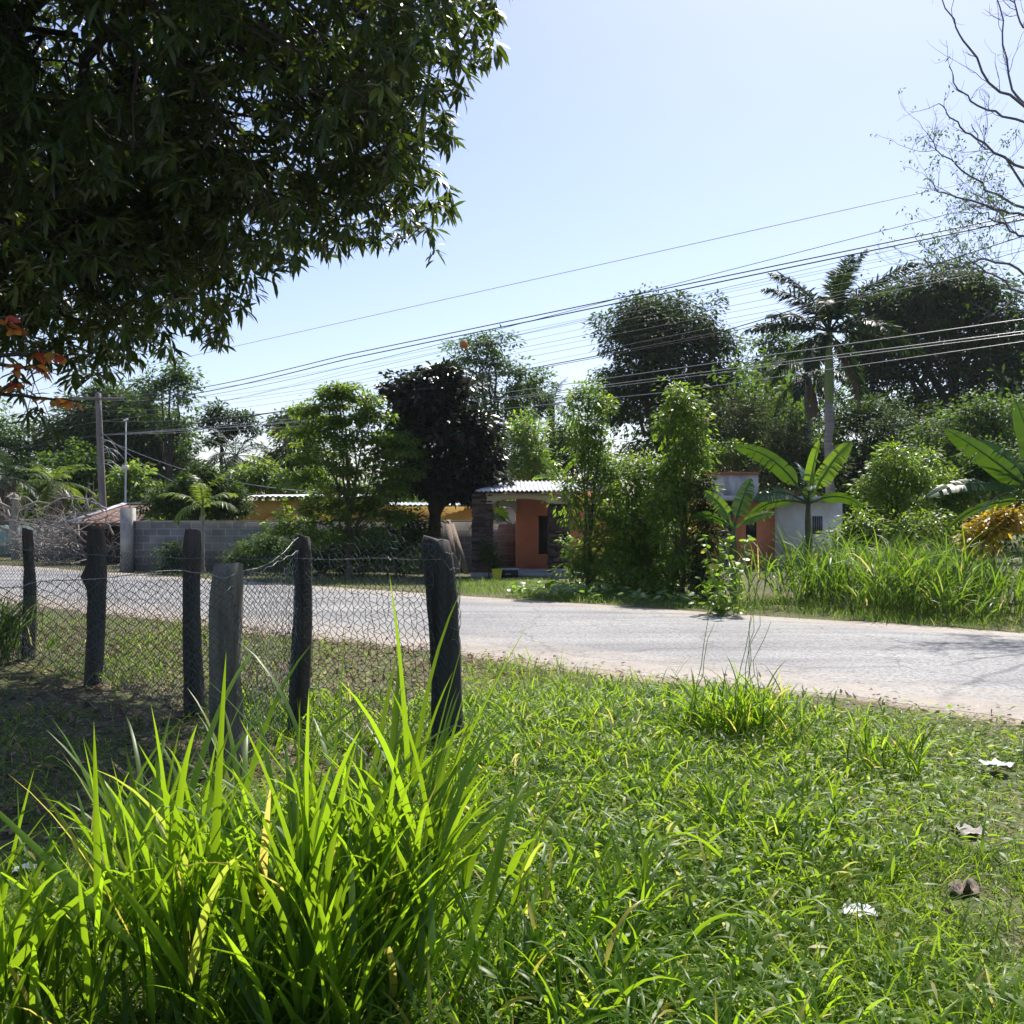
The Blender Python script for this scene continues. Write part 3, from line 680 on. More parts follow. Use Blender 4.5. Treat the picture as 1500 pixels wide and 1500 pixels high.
xf0, xf1 = P(696, 0, 28.1)[0], P(852, 0, 28.1)[0]; xb0, xb1 = P(744, 0, 30.9)[0], P(852, 0, 30.9)[0]
corr('roof', 28.1, 30.9, 2.375, 2.735, xf0, xf1, xb0, xb1, M['tin'], h); corr('roof', 33.6, 30.9, 2.47, 2.733, xf0, xf1, xb0, xb1, M['tin'], h)
mb = MB(); mb.bar([xf0+.1, 28.25, 2.345], [xf1, 28.25, 2.345], .08, .05); mb.build('rafter', M['wood_brown'], h); mb = MB(); mb.bar([xb0, 30.9, 2.68], [xb1, 30.9, 2.68], .08, .06); mb.build('rafter', M['wood_brown'], h)
mb = MB(); c = P(897, 708, 31.6); mb.tube([[c[0], 31.6, 2.59], [c[0], 31.6, 2.96]], .085, 12); mb.build('vent_pipe', M['white_wall'], h, True)
based(h, G(763, D))

h = thing('flat_house', 'flat-roofed orange and white house with stained parapet and clay coping behind the banana plants', 'house')
D = 34.0
mb = MB(); mb.box([P(1046, 0, D)[0], D, -.1], [P(1135, 0, D)[0], 39, 2.2]); mb.build('orange_wall', M['orange'], h)
mb = MB(); mb.box([P(1135, 0, D)[0]+.003, D-.35, -.1], [P(1234, 0, D-.35)[0], 39, 2.15]); mb.build('white_wall', M['white_wall'], h)
ledge_column('column', 1056, 1073, 733, D-.5, .4, h, 13)
mb = MB(); wbox(mb, 1040, 1148, 726, 733, D-1.0, 6.0); mb.build('roof_slab', M['slab'], h)
mb = MB(); wbox(mb, 1148.5, 1240, 727, 732, D-.9, 5.8); mb.build('roof_slab', M['slab'], h)
mb = MB(); wbox(mb, 1051, 1111, 695, 726, D-.6, 2.2); mb.build('parapet', M['parapet'], h)
mb = MB(); wbox(mb, 1049.5, 1112.5, 691, 695, D-.68, 2.36); mb.build('coping', M['tile_rim'], h)
mb = MB(); wbox(mb, 1093, 1108, 755, 790, D-.02, .02); mb.build('door_opening', M['dark_open'], h)
mb = MB(); wbox(mb, 1190, 1205, 756, 782, D-.38, .03); wo = mb.build('window', M['dark_open'], h)
mb = MB()
for x in np.linspace(1190.5, 1204, 6): wbox(mb, x, x+.6, 756, 782, D-.41, .02)
mb.build('grille', M['metal_grey'], wo)
mb = MB(); wbox(mb, 1075, 1091, 733, 738, D-.45, .4); mb.build('lintel', M['cream'], h)
based(h, G(1140, D))

h = thing('yellow_house', 'low yellow house with arched openings and a pale sheet roof behind the block wall', 'house')
D = 38.
arch_beam('arcade_wall', 330, 520, 733, 766, 756, 384, 411, D, .25, 'yellow_wall', h)
mb = MB(); mb.box([P(330, 0, D)[0], D+2.2, 0], [P(520, 0, D)[0], D+2.4, 2.2]); mb.build('rear_wall', M['yellow_wall'], h)
for x0, x1 in ((330, 349), (375, 384), (411, 430), (480, 520)):
    mb = MB(); mb.box([P(x0, 0, D)[0]+.004, D+.004, 0], [P(x1, 0, D)[0]-.004, D+.24, P(0, 766, D)[2]-.002]); mb.build('pillar', M['yellow_wall'], h)
mb = MB(); mb.box([P(520, 0, D)[0]+.005, D+.15, 0], [P(700, 0, D)[0], D+6, P(0, 742, D)[2]]); mb.build('wall', M['yellow_wall'], h)
mb = MB(); wbox(mb, 575, 592, 748, 768, D+.13, .02); mb.build('window', M['dark_open'], h)
corr('roof', D-.5, D+5, 2.43, 2.62, P(365, 0, D)[0], P(530, 0, D)[0], -99, 99, M['tin'], h, .2, .02); corr('roof', D-.35, D+6.2, 2.12, 2.30, P(532, 0, D)[0], P(700, 0, D)[0], -99, 99, M['tin'], h, .2, .02)
based(h, G(500, D))

h = thing('white_house', 'white gabled house glimpsed through the porch arch', 'house'); D = 44.
mb = MB(); a, b, c = P(722, 768, D), P(760, 768, D), P(741, 745, D)
mb.box([a[0], D, 0], [b[0]+3, D+6, P(0, 764, D)[2]]); mb.quads([[a[0], D-.003, P(0,764,D)[2]], [b[0]+3, D-.003, P(0,764,D)[2]], [b[0]+.4, D-.003, P(0,750,D)[2]], [c[0], D-.003, P(0,744,D)[2]]], [[0,1,2,3]]); mb.build('wall', M['white_wall'], h)
mb = MB(); mb.bar([a[0]-.2, D+3, P(0,763,D)[2]], [c[0], D+3, P(0,743,D)[2]], 6.4, .06, up=(0,0,1)); mb.bar([c[0]+.02, D+3, P(0,743.4,D)[2]], [b[0]+3, D+3, P(0,763,D)[2]], 6.4, .06); mb.build('roof', M['tin'], h); based(h, G(741, D))

h = thing('shed', 'small dark shed with a rusty sheet roof beside the utility pole', 'shed'); D = 37.
mb = MB(); mb.box([P(112, 0, D)[0], D, -.1], [P(186, 0, D)[0], D+4, 1.35]); mb.build('wall', M['wood_brown'], h)
zf, zb = P(0, 766, D)[2], P(0, 738, D+2.2)[2]
mb = MB(); mb.quads([[P(104,0,D)[0], D-.4, zf], [P(206,0,D)[0], D-.4, zf], [P(206,0,D)[0]-.3, D+2.2, zb], [P(150,0,D)[0], D+2.2, zb]], [[0,1,2,3]]); mb.quads([[P(104,0,D)[0], D-.4, zf-.04], [P(206,0,D)[0], D-.4, zf-.04], [P(206,0,D)[0]-.3, D+2.2, zb-.04], [P(150,0,D)[0], D+2.2, zb-.04]], [[3,2,1,0]])
mb.bar([P(104,0,D)[0], D-.4, zf-.02], [P(206,0,D)[0], D-.4, zf-.02], .05, .08); mb.build('roof', M['tin_rust'], h)
mb = MB(); mb.bar([P(150,0,D)[0], D+2.2, zb+.02], [P(206,0,D)[0]-.3, D+2.2, zb+.02], .25, .04); mb.bar([P(104,0,D)[0], D-.4, zf+.02], [P(150,0,D)[0], D+2.2, zb+.02], .3, .04); mb.build('ridge_cap', M['tin'], h); based(h, G(150, D))
mb = MB(); D = 43.
mb.box([P(-160,0,D)[0], D, -.1], [P(84,0,D)[0], D+.14, P(0,770,D)[2]])
for x in range(-150, 84, 26): mb.box([P(x,0,D)[0], D-.04, -.1], [P(x,0,D)[0]+.14, D-.001, P(0,769,D)[2]])
tag(mb.build('garden_wall', M['mint']), 'low faded mint green wall behind the brush pile', 'wall')

# planks and clutter by the porch
for i, (a, b, ww) in enumerate([((655, 762), (668, 834), .20), ((661, 768), (684, 834), .17)]):
    mb = MB(); p0 = P(a[0], a[1], 30.9); p1 = P(b[0], 0, 29.9); p1[2] = 0; mb.bar(p0, p1, .045, ww, up=(1, 0, 0))
    tag(mb.build('plank', M['plank']), ['wide weathered plank leaning against the block wall beside the dark tree', 'narrower weathered plank leaning nearest to the stone column'][i], 'plank', 'leaning planks')
bk = thing('bucket', 'yellow plastic bucket standing at the foot of the stone column', 'bucket'); c = G(728, 27.6, .0)
mb = MB(); mb.tube([c, c+[0,0,.24]], [.11, .145], 16, cap=False); mb.tube([c+[0,0,.012], c+[0,0,.013]], [.105, .105], 16); mb.build('body', M['bucket'], bk, True)
mb = MB(); a = np.linspace(0, 2*pi, 25); mb.tube(np.stack([c[0]+np.cos(a)*.147, c[1]+np.sin(a)*.147, c[2]+.24+0*a], 1), .01, 6, cap=False); mb.build('rim', M['bucket'], bk, True); based(bk, c)
cr = thing('crate', 'black plastic crate with a pale lid on the porch floor edge', 'crate'); c = G(745, 28.0)
mb = MB(); mb.box(c+[-.30,-.2,0], c+[.26,.2,.20]); mb.build('body', M['black_plastic'], cr)
mb = MB(); mb.box(c+[-.32,-.22,.203], c+[.28,.22,.25]); mb.bar(c+[-.1,-.235,.1], c+[.06,-.235,.1], .03, .025); mb.build('lid', M['grey_plastic'], cr); based(cr, c)
tb = thing('wash_tub', 'grey plastic tub beside the right stone column', 'tub'); c = G(823, 27.7)
mb = MB(); mb.tube([c, c+[0,0,.22]], [.22, .28], 18, cap=False); mb.tube([c+[0,0,.02], c+[0,0,.021]], [.21,.21], 18); mb.build('body', M['grey_plastic'], tb, True)
mb = MB(); a = np.linspace(0, 2*pi, 25); mb.tube(np.stack([c[0]+np.cos(a)*.285, c[1]+np.sin(a)*.285, c[2]+.22+0*a], 1), .014, 6, cap=False); mb.build('rim', M['grey_plastic'], tb, True); based(tb, c)

# ------------------------------------------------------------------ poles and wires
def pole(name, label, b, top, r0, r1, mat, arms=(), extra=True):
    root = thing(name, label, 'pole'); b = np.array(b, float); t = np.array(top, float)
    mb = MB(); mb.tube(curve3(b, t, 8), np.linspace(r0, r1, 8), 10); mb.build('shaft', M[mat], root, True)
    dv = np.array([.648, .762, 0]); rd = np.array([1., .15, 0])
    for z, w in arms:
        p = b + (t-b)*((z-b[2])/(t[2]-b[2])); mb = MB(); mb.bar(p - rd*w*.55 - [0,.18,0], p + rd*w*.55 - [0,.18,0], .09, .11); am = mb.build('crossarm', M[mat], root)
        for f in (-.5, -.2, .25, .5):
            mb = MB(); q = p + rd*w*f + [0,-.18,.055]; mb.tube([q, q+[0,0,.06], q+[0,0,.12]], [.03, .05, .03], 8)
            mb.build('insulator', M['grey_plastic'], am, True)
    if extra:
        mb = MB()
        for zz, n in ((.55, 3), (.62, 4), (.67, 3)):
            for i in range(n):
                p = b + (t-b)*zz + [0,0,i*.1]; q = rg(int(zz*100)+i); e = p + [q.uniform(.4,1.1), -.1, q.uniform(-.7,-.1)]
                mb.tube(curve3(p + [.08,-.12,0], e, 6, up=.25), .014, 4)
        mb.build('dropper_cables', M['cable_grey'], root)
    return based(root, b)
PB = np.array([-17.5, 44, 0.])
pole('utility_pole', 'weathered wooden utility pole with a crossarm and many cables across the road', PB, PB + [-.3, 0, 7.0], .18, .12, 'pole', [(6.75, 2.0)])
pole('utility_pole', 'utility pole past the bare tree that carries the far end of the cables', [13.6, 17.6, 0], [13.6, 17.6, 9.2], .17, .12, 'pole', [(8.3, 1.8)], False)
lp = thing('lamp_post', 'thin grey lamp post with a short arm far behind the palms', 'lamp post'); b = G(97, 66); mb = MB(); t = P(97, 648, 66); mb.tube([b, t], [.10, .07], 8); mb.build('shaft', M['metal_grey'], lp, True)
mb = MB(); mb.bar(t, t+[-.3,0,.05], .09, .09); mb.box(t+[-.62,-.12,.0], t+[-.28,.12,.1]); mb.build('lamp_head', M['metal_grey'], lp); based(lp, b)
lp = thing('antenna_mast', 'thin metal mast with a small pale box halfway up beside the utility pole', 'mast'); b = G(183, 46); t = P(184, 616, 46); mb = MB(); mb.tube([b, t], [.05, .03], 8); mb.build('mast', M['metal_grey'], lp, True)
mb = MB(); q = P(184, 685, 46); mb.box(q+[-.13,-.14,-.1], q+[.13,-.04,.1]); mb.build('box', M['white_wall'], lp); mb = MB(); mb.tube([t+[-.1,0,0], t+[.1,0,.06]], .04, 8); mb.build('antenna', M['white_wall'], lp, True); based(lp, b)

def wd_(x): k = (x-750)/F; return 28.955/(1+.85*k)
def WP(x, y): return P(x, y, wd_(x))
WIRES = [((500,472),(1375,276),.011,'cable_grey','single thin wire highest above all the others'),
 ((500,521),(1423,329),.020,'cable','thick black cable, upper one of the pair that crosses the sky'),
 ((500,527.5),(1423,336),.022,'cable','thick black cable, lower one of the pair with the orange tag'),
 ((640,505),(1416,306),.011,'cable','thin black wire that rises just over the thick pair'),
 ((500,549),(1050,424),.010,'cable',None),((500,544),(1050,431),.008,'cable_grey',None),((500,538),(1380,360),.008,'cable_grey',None),
 ((500,555),(1050,440),.008,'cable_grey',None),((500,562),(1050,452),.009,'cable',None),((500,566),(1050,461),.008,'cable_grey',None),((500,575),(1050,470),.009,'cable',None),((500,590),(1050,478),.008,'cable_grey',None),
 ((1063,485),(1500,345),.017,'cable','dark cable that climbs steeply past the palm top toward the bare tree'),((1070,487),(1500,366),.011,'cable','thin cable just under the steep cable past the palm'),
 ((1050,531),(1500,467),.013,'cable_grey','pale sunlit cable, highest of those hanging in front of the palm trunk'),((1000,549),(1500,485),.013,'cable_grey','pale sunlit cable, middle one of those in front of the palm trunk'),
 ((1000,553),(1500,489),.011,'cable_grey','pale thin cable clinging to the middle sunlit cable'),((1000,572),(1500,500),.011,'cable_grey','pale sunlit cable, lowest of those in front of the palm trunk')]
for i, (a, b, r, mt, lab) in enumerate(WIRES):
    A, B = WP(*a), WP(*b); u = (B-A)/(B[0]-A[0])
    X0, X1 = -46., 13.6
    xs = np.linspace(X0, X1, 70); pts = A + u*(xs - A[0])[:,None]
    lo = np.where(xs < -17.7)[0]
    zl = 6.9 - (i % 6)*.22 if i else 8.6
    if i:
        za = np.interp(A[0], xs, pts[:,2]); m = xs < A[0]
        tt = np.clip((xs - (-17.7))/(A[0]+17.7), 0, 1); z0 = zl if lab is None or i < 5 else 5.2
        blend = z0*(1-tt) + za*tt
        pts[:,2] = np.where(m, np.where(xs < -17.7, z0 - .03*(xs+17.7)*0 - .35*np.sin(np.clip((-17.7-xs)/28, 0, 1)*pi), blend - .22*np.sin(tt*pi)), pts[:,2])
    mb = MB(); mb.tube(pts, r*(.72 if lab else .55), 4, cap=False)
    tag(mb.build('overhead_wire', M[mt], None, True), (lab + ' over the road') if lab and len(lab) < 70 else (lab or 'thin wire in the loose fan of wires between the thick cable pair and the trees'), 'wire', 'overhead wires along the road')
mb = MB(); c = WP(680, 499); mb.tube([c+[0,0,-.02], c+[0,0,-.11], c+[0,0,-.2], c+[0,0,-.22]], [.06,.13,.10,.04], 10); tag(mb.build('cable_tag', M['amber'], None, True), 'small orange plastic piece clamped on the thick cables', 'cable clamp')
mb = MB(); a = PB + [-.2, -.1, 5.1]; b = P(480, 722, 38.2); mb.tube(curve3(a, b, 14, up=-.5), .012, 4); mb.tube(curve3(a+[0,0,.3], P(330,735,38.), 14, up=-.4), .010, 4); tag(mb.build('service_drop', M['cable_grey']), 'thin service cables sagging from the utility pole to the yellow house', 'cable')

# ------------------------------------------------------------------ trees across the road (pixel centres and radii at a real distance)
FEA = dict(leaf='feather', cl=1.05, n=80, lp=110, L=.36, W=.13, flat=.5, droop=.2)
tree('feathery_tree', 'wide rounded tree with fine feathery foliage behind the utility pole', 'tree', 64, 165, [(160,640,80,52,1.3),(110,680,75,50),(215,665,70,55),(240,710,50,45),(165,610,45,28)], tr=.3, seed=21, **FEA)
AIR = dict(cl=.55, n=34, lp=34, flat=.5, droop=.2)
tree('airy_tree', 'tall thin airy tree rising behind the wide feathery tree', 'tree', 58, 247, [(235,565,38,22),(268,580,22,30,.6),(215,600,26,20,.6),(255,545,26,12,.5),(262,640,28,30,.6)], 'mid', 'bark_dark', L=.24, W=.13, tr=.16, seed=22, **AIR)
tree('small_headed_tree', 'thin dark tree with a small flat head beside the dark coconut palm', 'tree', 60, 322, [(318,612,26,14),(352,620,22,16,.8),(330,640,22,12,.7)], 'dark', 'bark_dark', L=.24, W=.13, tr=.13, seed=23, **AIR)
tree('roadside_tree', 'bushy green tree behind the palms at the end of the road', 'tree', 62, 8, [(5,655,40,38),(-40,640,50,50),(40,690,34,28)], 'mid', cl=.8, n=40, lp=60, L=.26, W=.13, tr=.2, seed=24)
tree('roadside_tree', 'lighter broad-leaved tree between the palms and the utility pole', 'tree', 54, 120, [(115,690,36,34),(150,720,30,30),(85,720,28,25)], 'mid', cl=.7, n=36, lp=50, L=.28, W=.16, tr=.16, seed=25)
tree('roadside_tree', 'leafy tree with pale green top leaves just right of the utility pole', 'tree', 50, 190, [(188,712,26,24),(178,745,34,22),(205,740,22,18)], 'bright', cl=.55, n=30, lp=45, L=.26, W=.15, tr=.12, seed=26)
tree('citrus_tree', 'round dense dark tree with yellowish top leaves behind the young palm', 'tree', 35.5, 290, [(290,728,48,30,1.4),(250,742,24,24),(330,745,24,22),(300,705,26,16)], 'dark', cl=.42, n=40, lp=70, L=.15, W=.075, tr=.12, seed=27)
tree('yard_tree', 'brownish small tree behind the yellow house roof', 'tree', 48, 436, [(436,655,34,24),(410,690,30,26),(460,690,34,30)], 'grey_green', cl=.55, n=36, lp=50, L=.2, W=.1, tr=.14, seed=28)
tree('yard_tree', 'dark airy tree at the left of the layered tree', 'tree', 55, 425, [(420,622,26,14),(448,618,30,14),(425,640,32,16)], 'dark', 'bark_dark', cl=.5, n=28, lp=40, L=.22, W=.12, tr=.12, seed=29)
tree('yard_tree', 'low bright bush tree over the yellow wall', 'tree', 43, 375, [(375,700,32,16),(405,712,26,14),(345,712,24,14),(460,715,40,18)], 'bright', cl=.5, n=30, lp=46, L=.2, W=.1, tr=.1, seed=30)
# layered tree
lay = [(500,573,26,7,1),(478,583,16,5,.5),(530,588,34,8,1),(455,604,36,7,1),(545,610,38,8,1.1),(500,618,30,7,.9),(560,640,48,8,1.2),(450,636,40,9,1),(505,648,45,9,1.1),(572,668,46,8,1.2),(470,672,55,11,1.3),(530,690,60,10,1.3),(590,694,22,6,.6),(450,702,48,11,1.1),(510,722,62,13,1.4),(570,722,28,9,.6),(470,748,55,14,1.3),(535,750,48,13,1.2),(430,775,36,16,.9),(490,785,60,15,1.3),(545,790,40,14,.9),(585,757,22,7,.5)]
tree('layered_tree', 'young light green tree with flat spreading tiers of leaves in front of the yellow house', 'tree', 28.3, 512, lay, 'bright', cl=.24, n=27, lp=38, L=.13, W=.062, flat=.4, droop=.25, tr=.075, seed=31, limb_from=.3, shell=.25, dth=1.0)
tree('hedge_bush', 'dark shady bush at the foot of the layered tree against the block wall', 'bush', 29.3, 470, [(450,814,30,22),(500,812,50,26),(555,808,55,30),(600,790,40,30)], 'dark', cl=.4, n=34, lp=60, L=.14, W=.06, tr=.05, seed=32, flat=.9)
tree('glossy_tree', 'dense almost black glossy-leaved tree beside the porch', 'tree', 29.6, 636, [(628,590,48,38,1.3),(652,562,34,20,.7),(590,578,24,14,.4),(640,645,60,48,1.8),(690,640,36,34,1.),(706,680,24,26,.6),(596,635,28,32,.8),(645,705,64,32,1.5),(605,705,28,20,.6),(690,715,26,18,.5)], 'almostblack', 'bark_dark', cl=.36, n=54, lp=50, L=.19, W=.10, flat=.6, droop=.25, tr=.20, seed=33, rows=3)
tree('airy_tree', 'tall open airy tree behind the glossy dark tree', 'tree', 46, 715, [(697,512,34,14),(718,536,44,16),(690,560,34,18),(742,572,42,18),(700,600,40,22),(752,600,34,20),(735,640,40,26),(762,552,18,10,.5),(680,530,20,10,.5),(725,505,30,8,.5),(795,560,14,16,.4)], 'mid', 'bark_dark', cl=.5, n=26, lp=34, L=.19, W=.095, flat=.4, droop=.2, tr=.17, seed=34)
tree('airy_tree', 'slim far tree with a tufted head left of the far coconut palm', 'tree', 62, 781, [(775,580,26,14),(795,592,18,16,.7),(770,606,20,12,.6)], 'mid', 'bark_dark', cl=.55, n=26, lp=34, L=.24, W=.12, tr=.13, seed=35)
tree('yard_tree', 'sunlit yellow green tree with pale slanting stems over the porch roof', 'tree', 39, 770, [(765,655,32,26),(745,690,30,22),(785,690,26,24),(770,630,18,16,.6)], 'lime', 'bark_pale', cl=.48, n=36, lp=46, L=.16, W=.075, tr=.15, seed=36, lean=-.5)
tree('yard_tree', 'blue green bushy tree behind the left tall shrub', 'tree', 44, 830, [(825,655,36,40),(800,690,30,30),(850,690,40,40)], 'mid', cl=.6, n=40, lp=55, L=.19, W=.09, tr=.13, seed=37)
tree('broad_dark_tree', 'big dark spreading tree rising above the tall shrubs', 'tree', 50, 985, [(960,462,52,22,1),(1000,480,66,26,1.2),(925,500,52,26,1),(1045,520,48,34,1),(970,530,80,40,1.6),(930,560,58,36,1.2),(1040,580,58,40,1.3),(960,605,70,44,1.4),(1000,650,90,44,1.5),(905,600,26,22,.4),(935,455,22,12,.4)], 'dark', 'bark_dark', cl=.85, n=40, lp=70, L=.24, W=.11, flat=.55, tr=.35, seed=38)
tree('grey_green_tree', 'grey green fine-leaved tree left of the royal palm', 'tree', 45, 1090, [(1090,620,56,36,1.2),(1060,660,45,34),(1130,650,44,36),(1100,690,60,28)], 'grey_green', cl=.65, n=46, lp=60, L=.16, W=.06, tr=.16, seed=39)
tree('wood_tree', 'light leafy tree with open top between the broad dark tree and the royal palm', 'tree', 58, 1150, [(1130,500,22,14,.6),(1155,520,34,20),(1120,555,40,26),(1165,570,44,28),(1195,610,40,36),(1140,610,44,30)], 'mid', 'bark_dark', cl=.7, n=36, lp=46, L=.24, W=.12, tr=.22, seed=40)
tree('wood_tree', 'brown green bushy tree in front of the royal palm trunk row', 'tree', 42, 1165, [(1165,650,40,40),(1140,690,40,30),(1195,690,28,34)], 'grey_green', cl=.55, n=40, lp=55, L=.17, W=.08, tr=.15, seed=41)
tree('tall_dark_tree', 'massive dark green tree filling the skyline at the right', 'tree', 54, 1400, [(1390,424,52,22,1),(1430,440,46,30,1),(1345,452,52,26,1.1),(1290,455,40,24,.8),(1400,480,80,40,1.6),(1320,510,70,40,1.4),(1275,520,40,40,.8),(1455,500,46,46,1.1),(1390,550,90,48,1.7),(1300,580,70,46,1.3),(1470,580,56,60,1.2),(1400,620,90,44,1.4),(1520,520,50,80,1)], 'dark', 'bark_dark', cl=1.0, n=42, lp=72, L=.27, W=.13, flat=.55, tr=.42, seed=42)
tree('wood_tree', 'dark tree filling the shade right of the royal palm trunk', 'tree', 47, 1270, [(1265,630,50,46,1.3),(1300,690,56,40,1.2),(1250,690,36,40)], 'dark', 'bark_dark', cl=.7, n=50, lp=60, L=.2, W=.1, tr=.2, seed=43)
tree('wood_tree', 'mid green tree with sunlit sprays under the massive dark tree', 'tree', 40, 1420, [(1400,640,46,24),(1450,660,44,34),(1370,670,40,30),(1480,620,36,40),(1430,600,40,22,.7)], 'mid', cl=.55, n=36, lp=50, L=.17, W=.08, tr=.16, seed=44)
tree('wood_tree', 'pale-trunked shady tree under the skyline tree, behind the young tree', 'tree', 44, 1345, [(1345,650,60,40,1.2),(1370,700,60,36,1.2),(1310,650,40,36)], 'dark', 'bark_pale', cl=.65, n=50, lp=56, L=.18, W=.09, tr=.18, seed=45)
tree('young_tree', 'young lime green tree with feathery tiers on a thin stem beside the banana plant', 'young tree', 25, 1314, [(1312,672,20,14),(1295,690,22,12),(1335,690,22,12),(1285,715,26,12),(1320,715,34,14),(1350,712,18,12),(1300,740,34,14),(1340,745,22,12),(1275,728,16,8,.6)], 'lime', 'bark_dark', cl=.26, n=16, lp=42, L=.12, W=.04, flat=.6, droop=.2, tr=.05, seed=46, limb_from=.35)
tree('young_tree', 'second lime green sapling close to the right of the feathery young tree', 'young tree', 26, 1358, [(1358,676,14,12),(1365,695,18,12),(1350,705,16,10)], 'lime', 'bark_dark', cl=.24, n=16, lp=40, L=.12, W=.04, tr=.035, seed=47)
tree('garden_bush', 'bush with reddish new leaves left of the large banana leaves', 'bush', 27, 1385, [(1385,715,26,16),(1400,735,26,18),(1370,745,24,20),(1405,775,30,24)], 'bright', cl=.3, n=26, lp=44, L=.13, W=.06, tr=.04, seed=48)
tree('garden_bush', 'leafy green bush between the banana leaves at the right edge', 'bush', 27, 1455, [(1450,680,30,20),(1470,700,30,22),(1435,700,24,20)], 'mid', cl=.35, n=28, lp=46, L=.14, W=.07, tr=.05, seed=49)
tree('yellow_bush', 'bush with yellow and orange leaves behind the tall grass', 'bush', 20.5, 1455, [(1455,770,26,14),(1430,790,22,12),(1480,765,20,12)], 'yellow', cl=.24, n=20, lp=36, L=.13, W=.055, tr=.03, seed=50)
tree('garden_bush', 'low green bush below the young lime tree', 'bush', 23.5, 1300, [(1270,775,30,20),(1320,785,34,20),(1360,780,30,22),(1245,790,24,18)], 'bright', cl=.32, n=24, lp=44, L=.12, W=.05, tr=.03, seed=51)
tree('garden_bush', 'bright leafy bush beside the parapet of the flat roofed house', 'bush', 43, 1075, [(1075,662,26,14),(1050,672,20,14),(1095,672,20,14)], 'lime', cl=.35, n=24, lp=40, L=.16, W=.08, tr=.05, seed=52)
TS = dict(cl=.23, lp=50, L=.105, W=.045, flat=.9, droop=.35, limb_from=.1)
tree('tall_shrub', 'tall columnar yellow green shrub nearest the stone column', 'shrub', 22.6, 862, [(846,596,12,24,.5),(862,585,16,22,.5),(888,600,10,18,.4),(852,640,18,32,.8),(882,645,14,30,.6),(856,690,18,36,.8),(884,700,18,36,.7),(868,750,26,40,1.),(842,735,10,34,.4),(885,800,34,36,1.1),(828,735,8,40,.35),(905,745,22,30,.7),(920,700,16,24,.5),(915,820,30,34,.8),(868,838,30,26,1.1),(850,820,14,40,.6)], 'lime', 'bark', n=22, tr=.05, seed=53, **TS)
tree('tall_shrub', 'tall columnar shrub with a bright leafy top left of the small banana plant', 'shrub', 21, 1000, [(1003,590,24,16,.9),(985,622,22,18,.8),(1022,625,16,16,.5),(1008,660,20,22,.8),(985,692,20,30,.8),(1020,690,20,30,.6),(1000,740,36,40,1.2),(975,760,26,40,.8),(1025,750,22,36,.6),(1000,810,44,38,1.4),(1000,848,44,24,1.1),(975,720,20,40,.7)], 'lime', 'bark', n=24, tr=.05, seed=54, **TS)
tree('vine_thicket', 'tangled dark green thicket of vines filling the gap between the two tall shrubs', 'shrub', 21.8, 945, [(930,720,30,26,.8),(950,690,26,16,.6),(945,770,40,36,1.2),(930,820,44,32,1.4),(965,825,36,30,1.3),(950,795,50,34,1.3),(945,852,60,22,1.6),(910,790,30,40,1)], 'bright', 'bark_dark', n=30, tr=.04, seed=55, **TS)
tree('vine_thicket', 'brownish dry tangle right of the bright-topped shrub', 'shrub', 20.5, 1045, [(1032,735,10,34,.6),(1036,780,12,36,.7),(1034,820,18,30,.8),(1040,855,24,22,.9)], 'grey_green', 'bark', n=24, tr=.03, seed=56, **TS)
tree('wall_bush', 'small dark bush against the block wall left of the young palm trunk', 'bush', 30, 262, [(262,822,20,15),(255,808,10,10,.5)], 'dark', cl=.25, n=22, lp=40, L=.11, W=.05, tr=.03, seed=57)
tree('wall_bush', 'rounded green bush against the block wall right of the young palm', 'bush', 29.6, 378, [(375,812,30,22),(395,800,20,14),(350,825,20,14)], 'mid', cl=.28, n=26, lp=44, L=.11, W=.045, tr=.03, seed=58)
tree('porch_plant', 'dark potted shrub growing at the foot of the left stone column', 'bush', 28.0, 716, [(714,815,14,18),(724,826,10,10,.5)], 'dark', cl=.14, n=16, lp=26, L=.11, W=.045, tr=.02, seed=59)
# heart-leaved vine
r = rg(60); vp = thing('climbing_vine', 'bright heart-leaved vine hanging in front of the small banana plant', 'vine'); mb = MB(); sm = MB()
pts = []
for i in range(16):
    b = G(1040 + r.uniform(-6, 46), 16.9 + r.uniform(-.3, .5)); t = b + [r.normal(0, .2), r.normal(0, .15), r.uniform(.5, 1.45)]
    c = curve3(b, t, 8, wob=.05, r=r); sm.tube(c, .006, 4); f = r.random(14); pts.append(np.stack([np.interp(f, np.linspace(0,1,8), c[:,k]) for k in range(3)], 1))
pts = np.concatenate(pts); n = len(pts); az = r.uniform(0, 6.28, n)
blades(mb, pts, az, r.uniform(1.2, 2.2, n), r.uniform(.1, .7, n), r.uniform(.09, .17, n), r.uniform(.08, .13, n), 4, .05, r.normal(0, .4, n), np.clip(r.normal(.6, .2, n), 0, .95), 'oval')
sm.build('stems', M['crownshaft'], vp); mb.build('leaves', M['lime'], vp); based(vp, G(1060, 17))

